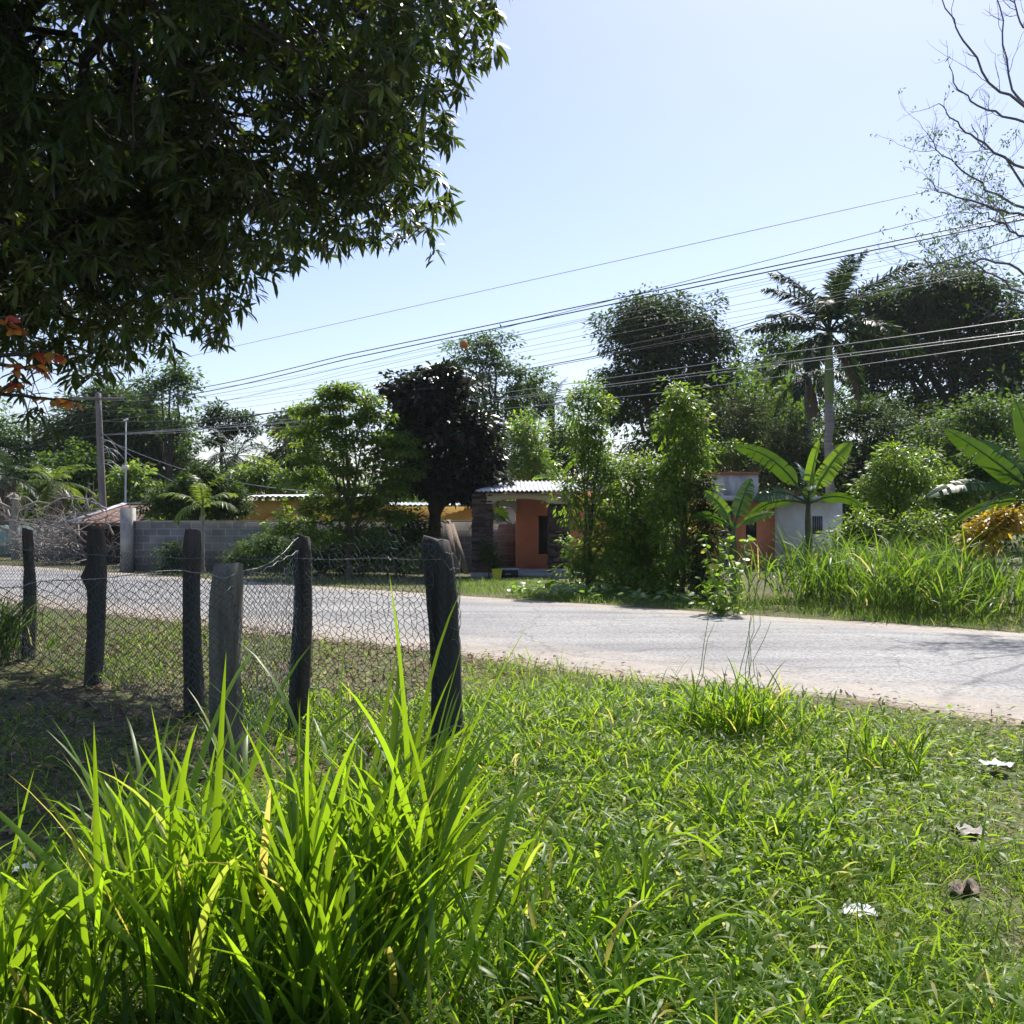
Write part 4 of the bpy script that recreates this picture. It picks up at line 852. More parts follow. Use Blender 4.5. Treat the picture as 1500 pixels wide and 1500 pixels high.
# palms
palm('royal_palm', 'tall royal palm with smooth grey trunk and green crownshaft', 38, 1215, 590, .155, 3.5, 17, 'palm', 'royal_trunk', 61, shaft=2.7, wl=.62, elev=(-.5, 1.45), sag=(.45, 1.3), npair=100, dead=1, hang=.22, vr=(-1.3, 1.5))
palm('royal_palm', 'second palm head with a dead hanging frond left of the royal palm', 43, 1184, 545, .15, 2.4, 11, 'palm', 'royal_trunk', 62, wl=.5, elev=(-.6, 1.0), sag=(.8, 1.6), npair=70, dead=2, hang=.3, vr=(-1.2, 1.4))
palm('coconut_palm', 'dark coconut palm with arching fronds behind the young palm', 57, 345, 668, .16, 2.4, 15, 'palm', 'bark_dark', 63, elev=(-.5, 1.2), wl=.6)
palm('coconut_palm', 'second dark coconut palm between the first and the layered tree', 60, 392, 690, .16, 2.1, 13, 'palm', 'bark_dark', 64, elev=(-.5, 1.2), wl=.6)
palm('coconut_palm', 'far coconut palm silhouetted against the sky behind the yellow green tree', 63, 809, 592, .17, 2.2, 13, 'palm', 'bark_dark', 65, elev=(-.6, 1.3), wl=.6)
palm('fan_palm', 'stout palm with a brown skirt at the left edge of the road', 46, 10, 700, .26, 2.0, 16, 'palm', 'fibre', 66, elev=(-.4, 1.3), wl=.5, skirt=1.6)
palm('fan_palm', 'stout palm with drooping green fronds in front of the lamp post', 48, 78, 706, .26, 2.0, 16, 'palm_bright', 'fibre', 67, elev=(-.5, 1.2), wl=.5, skirt=1.5)
palm('young_palm', 'slender young palm with yellow green fronds in front of the block wall', 30.4, 297, 756, .05, 1.35, 8, 'palm_bright', 'bark_pale', 68, shaft=.35, wl=.36, elev=(.1, 1.5), sag=(.9, 1.7), npair=34, hang=.45)
palm('garden_palm', 'small fan of palm fronds between the two tall shrubs', 30, 905, 700, .07, 1.3, 7, 'palm', 'bark', 69, wl=.4, elev=(.2, 1.4), sag=(.4, .9), npair=30)

# bananas
banana('banana_plant', 'banana plant with upright leaves in front of the white wall', 21, 1184, 738, [(168,62,58,2.0,.42,1.0),(20,84,16,1.35,.42,-1.1),(12,62,22,1.65,.40,1.0),(196,30,72,1.35,.36,-.8),(170,14,75,1.35,.34,.7),(-12,26,78,1.15,.34,-.7),(95,75,60,1.2,.34,.6),(-100,62,110,.9,.28,.3)], 71, .085)
banana('banana_plant', 'small banana plant left of the orange wall, half hidden by grass', 19.6, 1075, 775, [(20,74,14,1.05,.36,1.0),(175,68,40,.95,.32,-1.0),(-15,38,40,.85,.26,.9),(160,40,60,.9,.28,.8)], 72, .06)
banana('banana_plant', 'large banana plant at the right edge with long drooping leaves', 18.5, 1530, 735, [(176,42,12,2.2,.42,1.05),(185,24,55,2.3,.42,-.6),(172,6,62,1.9,.40,.5),(178,80,14,1.9,.45,1.0),(20,70,50,1.9,.45,.8),(150,60,40,1.7,.42,-.9),(-160,20,70,1.6,.4,.4),(-40,40,80,1.8,.4,.5)], 73, .11)
banana('banana_plant', 'far banana plant behind the porch roof with one tattered leaf', 36, 822, 705, [(150,60,40,1.2,.36,.9),(30,66,50,1.2,.36,-.9),(180,30,70,1.1,.3,.5)], 74, .09)
banana('banana_plant', 'banana plant with a dark arching leaf behind the porch arch', 36.5, 752, 772, [(170,40,60,1.6,.4,-.8),(20,66,40,1.5,.4,.9),(185,62,60,1.5,.4,.8)], 75, .09)

# woodland understory beyond the houses: one mass
r = rg(80); mb = MB(); nC = 2600
cx = r.uniform(-420, 1950, nC); cd = r.uniform(58, 88, nC); hmax = np.where(cx > 1000, 9.0, np.where(cx < 300, 4.6, 4.2)) 
cd = np.where(cx > 1000, r.uniform(46, 70, nC), cd); cx0 = cx
cz = r.random(nC)**.8*hmax*(.7 + .3*np.sin(cx*.013)); lp = 70
cc = np.stack([(cx-750)/F*cd, cd, cz], 1); p = np.repeat(cc, lp, 0) + r.normal(0, 1, (nC*lp, 3))*[.9, .7, .6]; p[:,2] = np.maximum(p[:,2], .1); n = len(p)
leaves(mb, p, r.normal(0, 1, (n, 3)) - [0, 0, .4], np.stack([r.normal(0,.5,n), r.normal(0,.5,n), np.ones(n)], 1), r.uniform(.22, .42, n), r.uniform(.12, .2, n), np.clip(r.normal(.42, .2, n) + np.repeat(r.normal(0, .15, nC), lp), 0, 1), .2, 2)
tag(mb.build('woodland_undergrowth', M['mid']), 'mass of dark green undergrowth under the trees beyond the houses', 'undergrowth', kind='stuff')

# brush pile
r = rg(81); bp = thing('brush_pile', 'heap of grey dead branches beside the shed and the utility pole', 'brush pile'); mb = MB()
for i in range(330):
    a = G(r.uniform(48, 176), r.uniform(35.5, 41)); a[2] = abs(r.normal(0, .7)); v = nrm(r.normal(0, 1, 3)*[1.4, .8, .55]); v[2] = abs(v[2]); ln = r.uniform(.6, 2.2)
    c = curve3(a, a + v*ln, 5, wob=.07*ln, r=r, up=.1); mb.tube(c, np.linspace(r.uniform(.012, .05), .006, 5), 5)
    for k in range(r.integers(0, 3)): mb.tube(curve3(c[2], c[2] + nrm(v + r.normal(0, .7, 3))*ln*.5, 4, wob=.04, r=r), np.linspace(.014, .004, 4), 4)
mb.build('branches', M['deadwood'], bp); mb = MB()
for i in range(4): a = G(95 + i*8, 37.2 + i*.3); mb.tube(curve3(a + [-.5, 0, .25], a + [.7, .3, .4 + .2*i], 6, wob=.08, r=r), np.linspace(.24, .16, 6), 9)
mb.build('logs', M['bark_pale'], bp); based(bp, G(112, 38.5))
dt = thing('dead_tree', 'leafless grey stump with forked dry limbs at the left edge', 'dead tree'); mb = MB(); b = G(24, 40)
tk = curve3(b, P(22, 725, 40), 6, wob=.06, r=r); mb.tube(tk, np.linspace(.2, .12, 6), 8); mb.build('trunk', M['bark_pale'], dt, True); mb = MB()
for i in range(14): c = curve3(tk[r.integers(2, 6)], tk[-1] + r.normal(0, 1, 3)*[1.2, .6, .5] + [.3, 0, .0], 6, wob=.1, r=r); mb.tube(c, np.linspace(.06, .012, 6), 5)
mb.build('limbs', M['bark_pale'], dt, True); based(dt, b)

# ------------------------------------------------------------------ mango tree over the plot
r = rg(90); mg = thing('mango_tree', 'huge dark mango tree with drooping leaves overhanging the fenced plot', 'tree')
CC = np.array([-6.45, 10.9, 7.1]); RR = np.array([5.8, 4.3, 3.8])
b = np.array([-7.0, 11.4, -.1]); tk = curve3(b, b + [.2, 0, 2.6], 7, wob=.04, r=r); mb = MB(); mb.tube(tk, np.linspace(.55, .36, 7)*[1.25,1.05,1,1,1,1,1], 12); mb.build('trunk', M['bark_dark'], mg, True)
NCL = 900; u = nrm(r.normal(0, 1, (NCL, 3))); rr = (.55 + .47*r.random(NCL)**.6)[:,None]
cl = CC + u*RR*rr*(1 + .05*r.normal(0, 1, (NCL, 1)))
lob = .06*np.sin(u[:,0:1]*7 + 1) + .05*np.sin(u[:,2:]*9 + u[:,0:1]*5); cl = cl + u*RR*lob
lm = MB(); mains = []
for i in range(12):
    a = i*2*pi/12 + r.normal(0, .2); e = r.uniform(.1, 1.0); t = CC + np.array([cos(a)*cos(e), sin(a)*cos(e), sin(e)*.8 - .2])*RR*.7
    c = curve3(tk[4 + i % 3], t, 8, wob=.18, r=r, up=.5); lm.tube(c, np.linspace(.13, .04, 8), 8); mains.append(c)
mains = np.concatenate(mains)
for q in cl:
    j = np.argmin(np.linalg.norm(mains - q, axis=1)); lm.tube(curve3(mains[j], q, 6, wob=.10, r=r, up=.15), np.linspace(.04, .009, 6), 4)
lm.build('branches', M['bark_dark'], mg, True)
rp = 15; ros = np.repeat(cl, rp, 0); nR = len(ros); off = r.normal(0, 1, (nR, 3)); off /= np.maximum(1, np.linalg.norm(off, axis=1, keepdims=True)/1.5); ros = ros + off*[.36, .36, .36]
tw = MB(); m = r.random(nR) < .35; tw.segs(np.repeat(cl, rp, 0)[m], ros[m], .005, 3); tw.build('twigs', M['bark_dark'], mg)
lpr = 13; p = np.repeat(ros, lpr, 0); n = len(p); az = r.uniform(0, 2*pi, n); lean = np.clip(r.normal(2.0, .42, n), .6, 2.95)
p = p + np.stack([np.cos(az), np.sin(az), 0*az], 1)*.015 + r.normal(0, .03, (n, 3))*[.5, .5, 1.2]
ti = np.clip(r.normal(.42, .2, n) + np.repeat(r.normal(0, .12, nR), lpr), 0, .93); fl = np.repeat(r.random(nR) < .03, lpr); ti = np.where(fl, 1.0, ti)
mb = MB(); blades(mb, p, az, lean, r.uniform(.25, .8, n), r.uniform(.14, .25, n), r.uniform(.032, .052, n), 3, 0, r.normal(0, .5, n), ti, 'lance')
mb.build('crown', M['mango'], mg); based(mg, b)
# almond branch
al = thing('almond_tree', 'branch of red and yellow almond leaves reaching in at the left edge', 'tree'); r = rg(91); mb = MB(); b = np.array([-5.2, 7.2, -.1])
tk = curve3(b, b + [.1, .1, 3.4], 8, wob=.03, r=r); mb.tube(tk, np.linspace(.13, .06, 8), 9); mb.build('trunk', M['bark'], al, True)
bm, lv = MB(), MB()
for path in ([(-220,470),(-80,505),(0,522),(40,522),(64,530)], [(-220,500),(-90,540),(0,560),(45,566),(85,570),(118,574)], [(-80,540),(-20,590),(12,545),(25,545)], [(-200,440),(-60,450),(5,455),(20,470)], [(-80,500),(20,508),(60,500),(100,508)]):
    c = np.array([P(x, y + 14, 7.2 + .1*np.sin(x*.05)) for x, y in path]); c[0] = tk[6]; tt = np.linspace(0, 1, 14); c = np.stack([np.interp(tt, np.linspace(0, 1, len(c)), c[:,k]) for k in range(3)], 1)
    c[1:-1] += r.normal(0, .012, (12, 3)); bm.tube(c, np.linspace(.022, .005, 14), 5)
    k = 15; f = r.uniform(.55, 1, k); q = np.stack([np.interp(f, tt, c[:,j]) for j in range(3)], 1)
    blades(lv, q, r.uniform(0, 6.28, k), r.uniform(1.6, 2.7, k), r.uniform(.1, .5, k), r.uniform(.065, .12, k), r.uniform(.038, .058, k), 5, .06, r.normal(0, .8, k), r.choice([0,.1,.25,.5,.95], k), 'oval')
bm.build('branches', M['bark_dark'], al, True); lv.build('leaves', M['almond'], al); based(al, b)

# bare tree at the right
bt = thing('bare_tree', 'almost leafless tree with curving bare branches against the sky at the right edge', 'tree'); r = rg(92); DB = 17.2
def path3(pp, wob=.0, dd=0.): return np.array([P(x, y, DB + dd*i/len(pp)) for i, (x, y) in enumerate(pp)])
def dense(c, k): t = np.linspace(0, 1, len(c)); tt = np.linspace(0, 1, k); return np.stack([np.interp(tt, t, c[:,j]) for j in range(3)], 1)
tr_ = path3([(1655,790),(1640,600),(1612,420),(1590,300),(1585,150),(1600,-60),(1590,-200)]); tr_[0][2] = -.1
mb = MB(); mb.tube(dense(tr_, 16), np.linspace(.20, .04, 16), 9); mb.build('trunk', M['twig_blue'], bt, True)
LI = [([(1588,230),(1500,150),(1455,125),(1425,75),(1405,45),(1385,5),(1376,-25)],-1.5),([(1587,190),(1510,155),(1487,130),(1472,60),(1466,0),(1450,-40)],.8),([(1586,150),(1520,60),(1490,20),(1480,-30)],-.5),([(1590,250),(1500,172),(1440,160),(1400,120),(1392,95)],1.2),
 ([(1592,270),(1500,245),(1445,210),(1415,190),(1390,165),(1377,150)],-1.),([(1598,330),(1500,300),(1450,278),(1410,245),(1380,222),(1363,205)],1.5),([(1600,350),(1500,312),(1460,306),(1410,290),(1380,282),(1363,262)],-.6),([(1605,370),(1500,345),(1455,320),(1420,300)],.5),
 ([(1610,400),(1500,398),(1450,378),(1410,390),(1358,384)],-.9),([(1615,430),(1500,430),(1460,405),(1420,380),(1380,400)],.9),([(1586,120),(1540,20),(1500,-40)],.4),([(1600,345),(1520,300),(1470,225),(1440,215),(1425,180)],.3),([(1586,160),(1660,60),(1700,-40)],1.),([(1592,260),(1680,180),(1760,120)],-1.),([(1600,350),(1700,300),(1800,260)],1.)]
bm, lf, tp_ = MB(), MB(), []
def twig(o, d, L, rad, dep):
    k = 6; pts = [o]; dd = nrm(d)
    for i in range(k): dd = nrm(dd + r.normal(0, .2, 3) + [0, 0, .07]); pts.append(pts[-1] + dd*L/k)
    pts = np.array(pts); bm.tube(pts, np.linspace(rad, rad*.45, k+1), 4)
    tp_.append(pts[-1])
    if dep > 0:
        for i in range(r.integers(2, 5)):
            j = r.integers(1, k+1); twig(pts[j], nrm(dd + r.normal(0, .75, 3)), L*r.uniform(.35, .7), rad*.55, dep-1)
for li, (pp, dd) in enumerate(LI):
    c = dense(path3(pp, dd=dd), 18); c[1:-1] += r.normal(0, .02, (16, 3)); bm.tube(c, np.linspace(.027, .007, 18), 6)
    low = pp[-1][1] > 190
    for i in range(13 if low else 6):
        j = r.integers(5, 18); d = nrm(c[min(j+1, 17)] - c[j-1]); twig(c[j], nrm(d + r.normal(0, .6, 3)), r.uniform(.3, .9) if not low else r.uniform(.35, .95), .0062, 2 if low else 1)
bm.build('branches', M['twig_blue'], bt, True)
tp_ = np.array(tp_); px = 750 + tp_[:,0]/tp_[:,1]*F; py = HZ - (tp_[:,2]-EYE)/tp_[:,1]*F
w = np.where((py > 180) & (py < 260) & (px > 1430), .8, np.where(py > 190, .35, .04)); s = tp_[r.random(len(tp_)) < w]; s = np.repeat(s, 5, 0) + r.normal(0, .05, (len(s)*5, 3)); n = len(s)
leaves(lf, s, r.normal(0, 1, (n, 3)) - [0,0,.4], r.normal(0, 1, (n, 3)), r.uniform(.04, .09, n), r.uniform(.02, .035, n), np.clip(r.normal(.4, .2, n), 0, .9), .2, 2); lf.build('leaves', M['mid'], bt); based(bt, tr_[0])

# ------------------------------------------------------------------ grasses and ground cover
def gz(p): return ground_z(p[:,0], p[:,1])
def scatter(r, n, px0, px1, d0, d1):
    d = np.sqrt(r.uniform(d0**2, d1**2, n)); x = (r.uniform(px0, px1, n)-750)/F*d; p = np.stack([x, d, 0*x], 1); p[:,2] = gz(p) - .005; return p
# tall grass clumps in the foreground
CL = [(-1.62,3.05,26,.84,'tall bright green grass clump at the lower left edge'),(-1.15,3.35,32,.95,'tall bright green grass clump below the middle fence posts'),(-.72,3.25,34,1.08,'tall bright green grass clump in front of the grey fence post'),(-.50,3.5,44,1.12,'tall dense green grass clump leaning right in front of the corner post'),(-1.5,4.2,14,.62,'tall green grass clump close behind the lower left one beside the wide-meshed fence')]
for i, (x, y, n, H, lab) in enumerate(CL):
    r = rg(400+i); p = np.stack([x + r.normal(0, .15, n), y + r.normal(0, .15, n), np.zeros(n)], 1); p[:,2] = gz(p)
    mb = MB(); ldir = np.arctan2(p[:,1]-y, p[:,0]-x + (.12 if i == 3 else 0))
    grass_patch(mb, r, p, H, 6, .031, 7, .5, (.0, .42), (.05, 1.0), .10, ldir)
    n2 = int(n*1.3); q = np.stack([x + r.normal(0, .24, n2), y + r.normal(0, .24, n2), np.zeros(n2)], 1); q[:,2] = gz(q)
    blades(mb, q, r.uniform(0, 6.28, n2), r.uniform(.05, .7, n2), r.uniform(.5, 2.2, n2), r.uniform(.25, .6, n2), r.uniform(.014, .028, n2), 6, .1, r.normal(0, .4, n2), np.clip(r.normal(.45, .22, n2), 0, .95) + (r.random(n2) < .05)*.4)
    o = mb.build('grass_clump', M['grass_fg']); tag(o, lab, 'grass clump', 'tall grass clumps in front of the fence')
CL2 = [(1.55,7.2,120,.58,.016,'grass tussock with thin flower stalks beside the road'),(2.35,6.6,26,.45,.014,'small spreading grass tussock right of the stalked tussock'),(1.15,5.0,30,.42,.017,'low wide-bladed tussock in the middle of the weeds'),(.35,3.9,40,.42,.02,'low arching tussock right of the tall grass clumps'),(-5.7,11.3,70,.95,.02,'tall dry-tipped weed clump at the far left beside the farthest post'),(.15,3.35,36,.42,.022,'pale arching tussock at the bottom of the weeds')]
for i, (x, y, n, H, W, lab) in enumerate(CL2):
    r = rg(420+i); p = np.stack([x + r.normal(0, .24 if i in (0, 2) else .17, n), y + r.normal(0, .22 if i in (0, 2) else .18, n), np.zeros(n)], 1); p[:,2] = gz(p)
    mb = MB(); grass_patch(mb, r, p, H, 5, W, 6, .5, (.1, .7), (.4, 1.6), .1)
    if i == 0:
        for k in range(7):
            a = r.uniform(-.4, 1.2); c = curve3(p[k], p[k] + [.45*cos(a)*r.uniform(.2,1), .2*sin(a), r.uniform(.7, 1.02)], 8, wob=.015, r=r); mb.tube(c, np.linspace(.004, .0018, 8), 4)
    o = mb.build('grass_tussock', M['grass_fg'] if i != 4 else M['grass_far']); tag(o, lab, 'grass clump', 'low grass tussocks')

# weeds on the near verge
r = rg(430)
def verge(n, d0, d1, keep=1.0, smax=S0 - .12, px0=-250, px1=1750):
    p = scatter(r, n, px0, px1, d0, d1); s = xy_s(p[:,0], p[:,1]); m = s < smax - np.abs(r.normal(0, .22, n)); return p[m]
def dens(p):      # patchiness, bare shade under the mango, thinner at the road edge
    s = xy_s(p[:,0], p[:,1]); k = .68 + .5*nz(p[:,0]*1.3, p[:,1]*1.3, 1.1)
    fx = np.interp(p[:,1], [3, 6.4, 7.0, 15], [-2.6, -1.9, -.9, -9.3])      # fence line
    bare = (p[:,0] < fx - .1)
    k = np.where(bare, .12, k); k = k*np.clip((S0 + .05 - s)/.9, .12, 1)
    under = (np.hypot(p[:,0]+1.3, p[:,1]-6.4) < .7); k = np.where(under, .12, k)
    k = np.where((p[:,0] < -.8) & (p[:,1] > 7.4), k*(.45 + .35*nz(p[:,0]*2, p[:,1]*2, 1.3)), k)
    for sx, sy in ((1458,1123),(1257,1340),(1416,1221),(1410,1306)):
        c = G(sx, EYE*F/(sy-HZ)); k = np.where((np.abs(p[:,0]-c[0]) < .10) & (p[:,1] < c[1]+.06) & (p[:,1] > c[1]-.20), .0, k)
    return np.clip(k, 0, 1)
mb = MB()
for n, d0, d1, sc in ((95000, 2.3, 5.2, 1.0), (120000, 5.2, 8.5, 1.1), (90000, 8.5, 16.5, 1.3)):
    p = verge(n, d0, d1); p = p[r.random(len(p)) < dens(p)]; n = len(p)
    right = np.clip((p[:,0] - 1.3)/1.2, 0, 1)*(1) ; hs = (1 - .45*right)*sc
    patch = .7 + .5*np.clip(nz(p[:,0]*.8+4, p[:,1]*.8, 1.4), -1, 1)
    L = (.05 + .22*r.random(n)**1.6)*hs*patch; W = r.uniform(.005, .0135, n)*np.where(hs < .8, .8, 1)
    blades(mb, p, r.uniform(0, 6.28, n), r.uniform(.1, 1.15, n), r.uniform(.2, 1.9, n), L, W*sc**.5, 3, 0, r.normal(0, .6, n), np.clip(r.normal(.42, .22, n), 0, .95) + (r.random(n) < .05)*.5)
for n, d0, d1 in ((34000, 2.3, 5.2), (40000, 5.2, 8.5), (26000, 8.5, 16)):
    p = verge(n, d0, d1); k = dens(p)*np.clip(.55 + .8*nz(p[:,0]*.7+9, p[:,1]*.7+2, 1.2), .08, 1); p = p[r.random(len(p)) < k]; n = len(p)
    p[:,2] += np.abs(r.normal(0, .06, n)) + .012
    A = nrm(np.stack([r.normal(0, 1, n), r.normal(0, 1, n), r.uniform(-.15, .7, n)], 1)); Nn = np.stack([r.normal(0, .5, n), r.normal(0, .5, n), np.ones(n)], 1)
    leaves(mb, p, A, Nn, r.uniform(.035, .10, n), r.uniform(.010, .022, n), np.clip(r.normal(.5, .22, n), 0, .95) + (r.random(n) < .02)*.5, .3, 3)
tag(mb.build('weed_cover', M['weeds']), 'low creeping weeds and short grass covering the near roadside verge', 'ground cover', kind='stuff')
mb = MB()          # arching grass blades among the weeds
p = verge(22000, 2.6, 9.2, px0=300); k = np.clip(.4 + .9*nz(p[:,0]*.9+2, p[:,1]*.9+7, 1.0), .05, 1)*np.clip((p[:,1]*.30 + .9 - p[:,0])/1.0, 0.02, 1)*dens(p); p = p[r.random(len(p)) < k]; p = np.repeat(p, 3, 0) + r.normal(0, .02, (len(p)*3, 3))*[1,1,0]; n = len(p)
blades(mb, p, r.uniform(0, 6.28, n), r.uniform(.1, .7, n), r.uniform(.7, 2.1, n), r.uniform(.12, .34, n), r.uniform(.010, .021, n), 6, .1, r.normal(0, .4, n), np.clip(r.normal(.5, .22, n), 0, .95) + (r.random(n) < .03)*.5)
tag(mb.build('verge_grass', M['grass_fg']), 'arching grass blades scattered through the verge weeds', 'grass', kind='stuff'); mb = MB()
p = verge(15000, 3.0, 9.4, px0=600); k = (np.exp(-(((p[:,0]-1.25)/1.5)**2 + ((p[:,1]-6.1)/1.9)**2)) + .25*np.clip(nz(p[:,0]*1.1, p[:,1]*1.1+5, 1.2), 0, 1))*np.clip((p[:,1]*.27 + .7 - p[:,0])/1.0, 0.0, 1)*dens(p); p = p[r.random(len(p)) < k]; p = np.repeat(p, 4, 0) + r.normal(0, .02, (len(p)*4, 3))*[1,1,0]; n = len(p); p[:,2] += r.uniform(0, .12, n)
blades(mb, p, r.uniform(0, 6.28, n), r.uniform(.3, 1.1, n), r.uniform(.4, 1.5, n), r.uniform(.07, .19, n), r.uniform(.011, .020, n), 5, .08, r.normal(0, .5, n), np.clip(r.normal(.5, .25, n), 0, .95) + (r.random(n) < .03)*.5, 'lance')
tag(mb.build('broadleaf_weeds', M['weeds']), 'lush broad-bladed weeds in the middle of the verge', 'weeds', kind='stuff')
# dry leaves
mb = MB(); 
def litter(p, l0, l1):
    n = len(p); p = p.copy(); p[:,2] += r.uniform(.004, .03, n)
    leaves(mb, p, np.stack([r.normal(0,1,n), r.normal(0,1,n), r.normal(0,.22,n)], 1), np.stack([r.normal(0,.4,n), r.normal(0,.4,n), np.ones(n)], 1), r.uniform(l0, l1, n), r.uniform(.016, .045, n), r.random(n), -.1, 3)
p = verge(15000, 4.5, 15, smax=S0+.2, px0=-300, px1=800); fx = np.interp(p[:,1], [3, 6.4, 7.0, 15], [-2.6, -1.9, -.9, -9.3]); kk = np.where(p[:,0] < fx + .3, .55, .5); kk = np.where(np.hypot(p[:,0]+1.3, p[:,1]-6.4) < .8, .9, kk); litter(p[r.random(len(p)) < kk], .05, .15)
p = verge(2600, 2.6, 12, smax=S0+.3); litter(p[r.random(len(p)) < .3], .03, .09)
tt = r.uniform(-16, 12, 1500); x, y = st_xy(near_edge(tt) - r.normal(.3, .35, len(tt)), tt); p = np.stack([x, y, 0*x+.012], 1); litter(p, .025, .08)
tag(mb.build('leaf_litter', M['dry']), 'fallen brown leaves scattered under the fence and along the road edge', 'leaf litter', kind='stuff')
# loose stones along both road edges
mb = MB(); tt = r.uniform(-26, 12, 5200); ne = r.random(len(tt)) < .6; ss = np.where(ne, near_edge(tt) + r.normal(.02, .28, len(tt)), far_edge(tt) + r.normal(0, .2, len(tt))); x, y = st_xy(ss, tt); k = r.uniform(.005, .017, len(tt))
o8 = np.array([[1,0,0],[0,1,0],[-1,0,0],[0,-1,0],[.7,.7,0],[.1,.1,.8]]); v = np.stack([x, y, 0*x + .006], 1)[:,None] + (o8*[1,1,.8])[None]*(k[:,None]*r.uniform(.6, 1.3, (len(tt), 6)))[:,:,None]
q = np.array([[0,4,5,5],[4,1,5,5],[1,2,5,5],[2,3,5,5],[3,0,5,5]]); q = np.array([[0,4,1,5],[1,2,3,5],[3,0,5,5]])[:2]; mb.quads(v.reshape(-1, 3), (q[None] + (np.arange(len(tt))*6)[:,None,None]).reshape(-1, 4)); mb.quads(v[:,[3,0,5]].reshape(-1,3)[:0], np.zeros((0,4)))
tag(mb.build('roadside_gravel', M['concrete']), 'loose pale stones along the road edges', 'gravel', kind='stuff')
# grass across the road
def far_pts(n, s0, s1, t0, t1): 
    s = r.uniform(s0, s1, n); t = r.uniform(t0, t1, n); x, y = st_xy(s, t); p = np.stack([x, y, 0*x], 1); p[:,2] = gz(p); return p, s, t
mb = MB(); p, s, t = far_pts(70000, S1 + .05, S1 + 4.2, -28, 10); px = 750 + p[:,0]/p[:,1]*F
wallc = p[:,1] < 31.2 - .0*p[:,0]
k = np.clip((s - S1)/.5, .1, 1)*np.where(px < 640, .35, 1)*np.clip(.6 + .5*nz(p[:,0], p[:,1], 1.1), 0, 1); m = (r.random(len(p)) < k) & wallc; p = p[m]; px = px[m]; n = len(p)
hh = np.where(px < 640, .55, 1.)*r.uniform(.07, .24, n)
blades(mb, p, r.uniform(0, 6.28, n), r.uniform(0, .8, n), r.uniform(.3, 1.6, n), hh, r.uniform(.007, .013, n), 3, 0, r.normal(0, .5, n), np.clip(r.normal(.55, .25, n), 0, .95) + (r.random(n) < np.where(px < 640, .25, .03))*.5)
tag(mb.build('short_roadside_grass', M['grass_far']), 'short grass strip along the far road edge', 'grass', kind='stuff')
mb = MB(); p, s, t = far_pts(5200, S1 + .45, S1 + 6.5, -9, 12); px = 750 + p[:,0]/p[:,1]*F
edge = np.clip((s - S1 - .3)/1.2, .2, 1); m = (px > 1055 + r.normal(0, 16, len(p))) & (r.random(len(p)) < edge*np.clip(.55 + .9*nz(p[:,0]*.9, p[:,1]*.9, 1.2), .08, 1)); p = p[m]; edge = edge[m]
hsc = (.60 + .40*edge)*(1 + .34*nz(p[:,0]*.9+3, p[:,1]*.9, 1.0)); 
for lo in range(4):
    sel = slice(lo, None, 4); q = p[sel]; grass_patch(mb, r, q, 1.42*hsc[sel], 6, .034, 5, .5, (.0, .55), (.3, 1.7), .0)
tag(mb.build('tall_roadside_grass', M['grass_far']), 'tall green grass stand across the road in front of the banana plants', 'grass', kind='stuff')
mb = MB(); p, s, t = far_pts(5200, S1 + .6, S1 + 5, -14, 1.5); px = 750 + p[:,0]/p[:,1]*F; m = (px > 672) & (px < 1060) & (p[:,1] < 28) & (r.random(len(p)) < np.where(px < 850, .8, .35)); p = p[m]; n = len(p); p[:,2] += r.uniform(.03, .24, n)
blades(mb, p, r.uniform(0, 6.28, n), r.uniform(.9, 1.9, n), r.uniform(.1, .8, n), r.uniform(.08, .2, n), r.uniform(.07, .16, n), 4, .06, r.normal(0, .4, n), np.clip(r.normal(.55, .2, n), 0, .95), 'oval')
tag(mb.build('creeping_squash', M['squash']), 'low broad-leaved creeper covering the ground before the porch', 'ground cover', kind='stuff')

# litter on the verge
def scrap(name, px, py, w, h, mat, lab, cat, seed, rise=.03):
    r = rg(seed); d = EYE*F/(py-HZ); c = G(px, d); u = np.linspace(-.5, .5, 9); X, Y = np.meshgrid(u, u, indexing='ij'); a = r.uniform(-.4, .4)
    k = 1; Z = rise*(np.sin(X*7+r.uniform(0,6)) * np.cos(Y*6+r.uniform(0,6)))*.5 + r.normal(0, rise*.22, X.shape) + .026; k = 1 + .05*np.sin(X*9 + Y*7 + seed)
    x = X*w*k; y = Y*h*k; v = np.stack([c[0] + x*cos(a) - y*sin(a), c[1] + x*sin(a) + y*cos(a), Z], -1).reshape(-1, 3)
    i = np.arange(81).reshape(9, 9); q = np.stack([i[:-1,:-1], i[1:,:-1], i[1:,1:], i[:-1,1:]], -1).reshape(-1, 4); mb = MB(); mb.quads(v, q); mb.quads(v - [0, 0, .003], q[:, ::-1]); tag(mb.build(name, M[mat], None, True), lab, cat)
scrap('plastic_scrap', 1458, 1123, .16, .16, 'paper', 'crumpled white plastic scrap near the road edge at the right', 'litter', 501)
scrap('plastic_scrap', 1257, 1340, .125, .13, 'paper', 'flattened white wrapper lying in the weeds at the lower right', 'litter', 502, .02)
scrap('cardboard_scrap', 1416, 1221, .12, .16, 'card', 'thin grey piece of cardboard tilted in the short grass', 'litter', 503)
scrap('dry_leaf', 1410, 1306, .12, .10, 'plank', 'big curled brown dry leaf on the short grass', 'leaf', 504, .05)
scrap('plastic_scrap', 38, 1278, .10, .06, 'paper', 'small white scrap half hidden behind the lower left grass clump', 'litter', 505, .02)

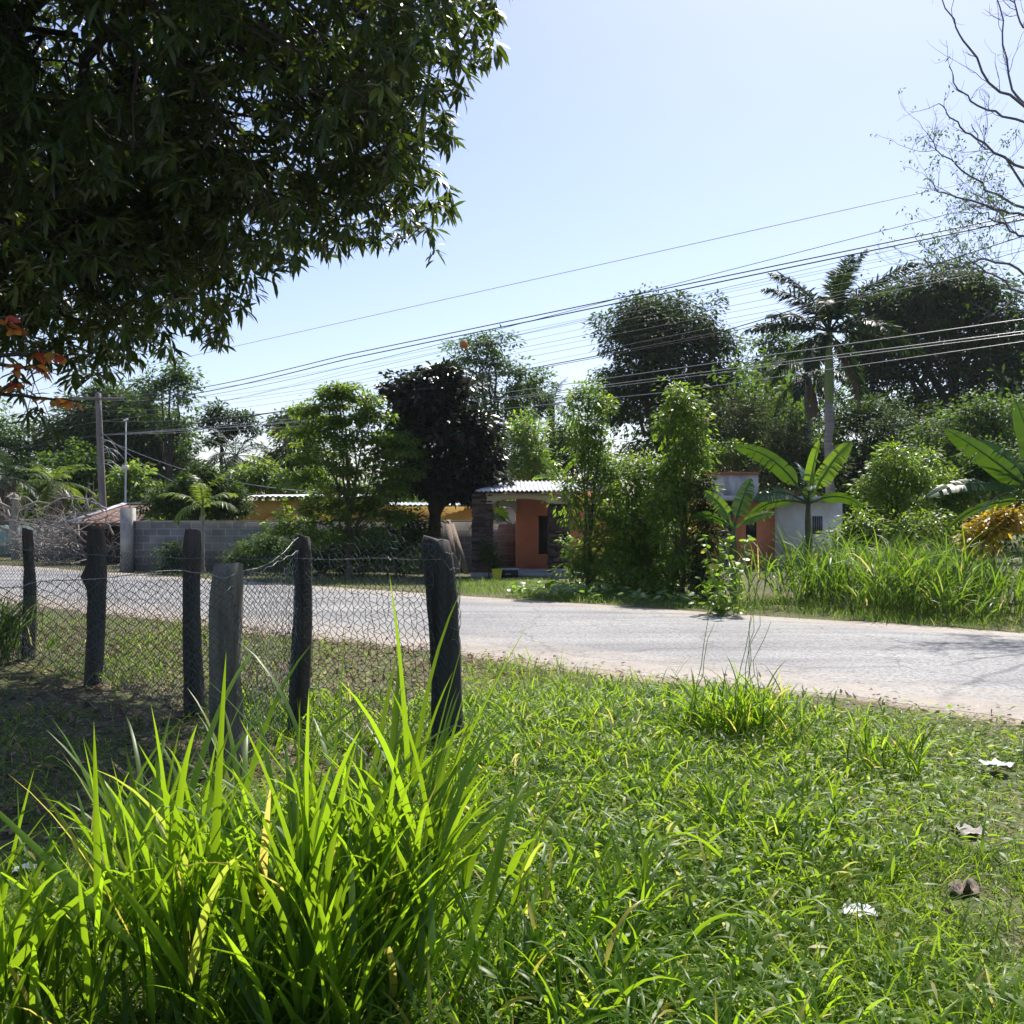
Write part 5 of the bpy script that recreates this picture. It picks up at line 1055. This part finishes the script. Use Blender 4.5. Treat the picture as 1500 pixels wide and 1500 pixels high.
# ------------------------------------------------------------------ air
if HAZE:
    m, nt = nodes('thin haze'); pv = N(nt, 'ShaderNodeVolumePrincipled'); pv.inputs['Density'].default_value = HAZE; pv.inputs['Color'].default_value = (.86,.92,1,1); pv.inputs['Anisotropy'].default_value = .3
    o = N(nt, 'ShaderNodeOutputMaterial'); nt.links.new(pv.outputs[0], o.inputs['Volume'])
    mb = MB(); mb.box([-440, -75, -1.2], [440, 440, 14.5]); tag(mb.build('haze', m), 'thin pale haze in the air', 'haze', kind='stuff')
# ------------------------------------------------------------------ light, sky, camera
SUN_EL, SUN_AZ = R(SE), R(SA)        # azimuth to the right of straight ahead
w = bpy.data.worlds.new('World'); bpy.context.scene.world = w; w.use_nodes = True; nt = w.node_tree; nt.nodes.clear()
sk = nt.nodes.new('ShaderNodeTexSky'); sk.sky_type = 'NISHITA'; sk.sun_disc = False; sk.sun_elevation = SUN_EL; sk.sun_rotation = SUN_AZ
sk.air_density = 1.0; sk.dust_density = 1.1; sk.ozone_density = 1.6; sk.altitude = 0
bg = nt.nodes.new('ShaderNodeBackground'); bg.inputs[1].default_value = SKY; ou = nt.nodes.new('ShaderNodeOutputWorld')
tn = nt.nodes.new('ShaderNodeMix'); tn.data_type = 'RGBA'; tn.blend_type = 'MULTIPLY'; tn.inputs[0].default_value = 1; tn.inputs[7].default_value = (1.0, .955, 1.04, 1); nt.links.new(sk.outputs[0], tn.inputs[6]); nt.links.new(tn.outputs[2], bg.inputs[0]); nt.links.new(bg.outputs[0], ou.inputs[0])
ld = bpy.data.lights.new('sun', 'SUN'); ld.energy = SUNP; ld.angle = R(.5); ld.color = (1, .95, .86)
lo = bpy.data.objects.new('sun', ld); C.objects.link(lo)
import mathutils
dv = mathutils.Vector((sin(SUN_AZ)*cos(SUN_EL), cos(SUN_AZ)*cos(SUN_EL), sin(SUN_EL)))
lo.rotation_euler = dv.to_track_quat('Z', 'Y').to_euler(); lo.location = dv*100
cd_ = bpy.data.cameras.new('camera'); cd_.lens = 36; cd_.sensor_width = 36; cd_.clip_end = 3000; cd_.clip_start = .05
co = bpy.data.objects.new('camera', cd_); C.objects.link(co); co.location = (0, 0, EYE); co.rotation_euler = (R(90) + math.atan(10/F), 0, 0)
sc = bpy.context.scene; sc.camera = co
sc.view_settings.view_transform = 'Standard'; sc.view_settings.look = 'None'; sc.view_settings.exposure = EXPO; sc.view_settings.gamma = 1
sc.render.engine = 'CYCLES'; sc.cycles.max_bounces = 7; sc.cycles.diffuse_bounces = 3; sc.cycles.glossy_bounces = 2; sc.cycles.transmission_bounces = 5; sc.cycles.transparent_max_bounces = 4
sc.cycles.use_denoising = True; sc.cycles.caustics_reflective = False; sc.cycles.caustics_refractive = False; sc.cycles.sample_clamp_indirect = 6
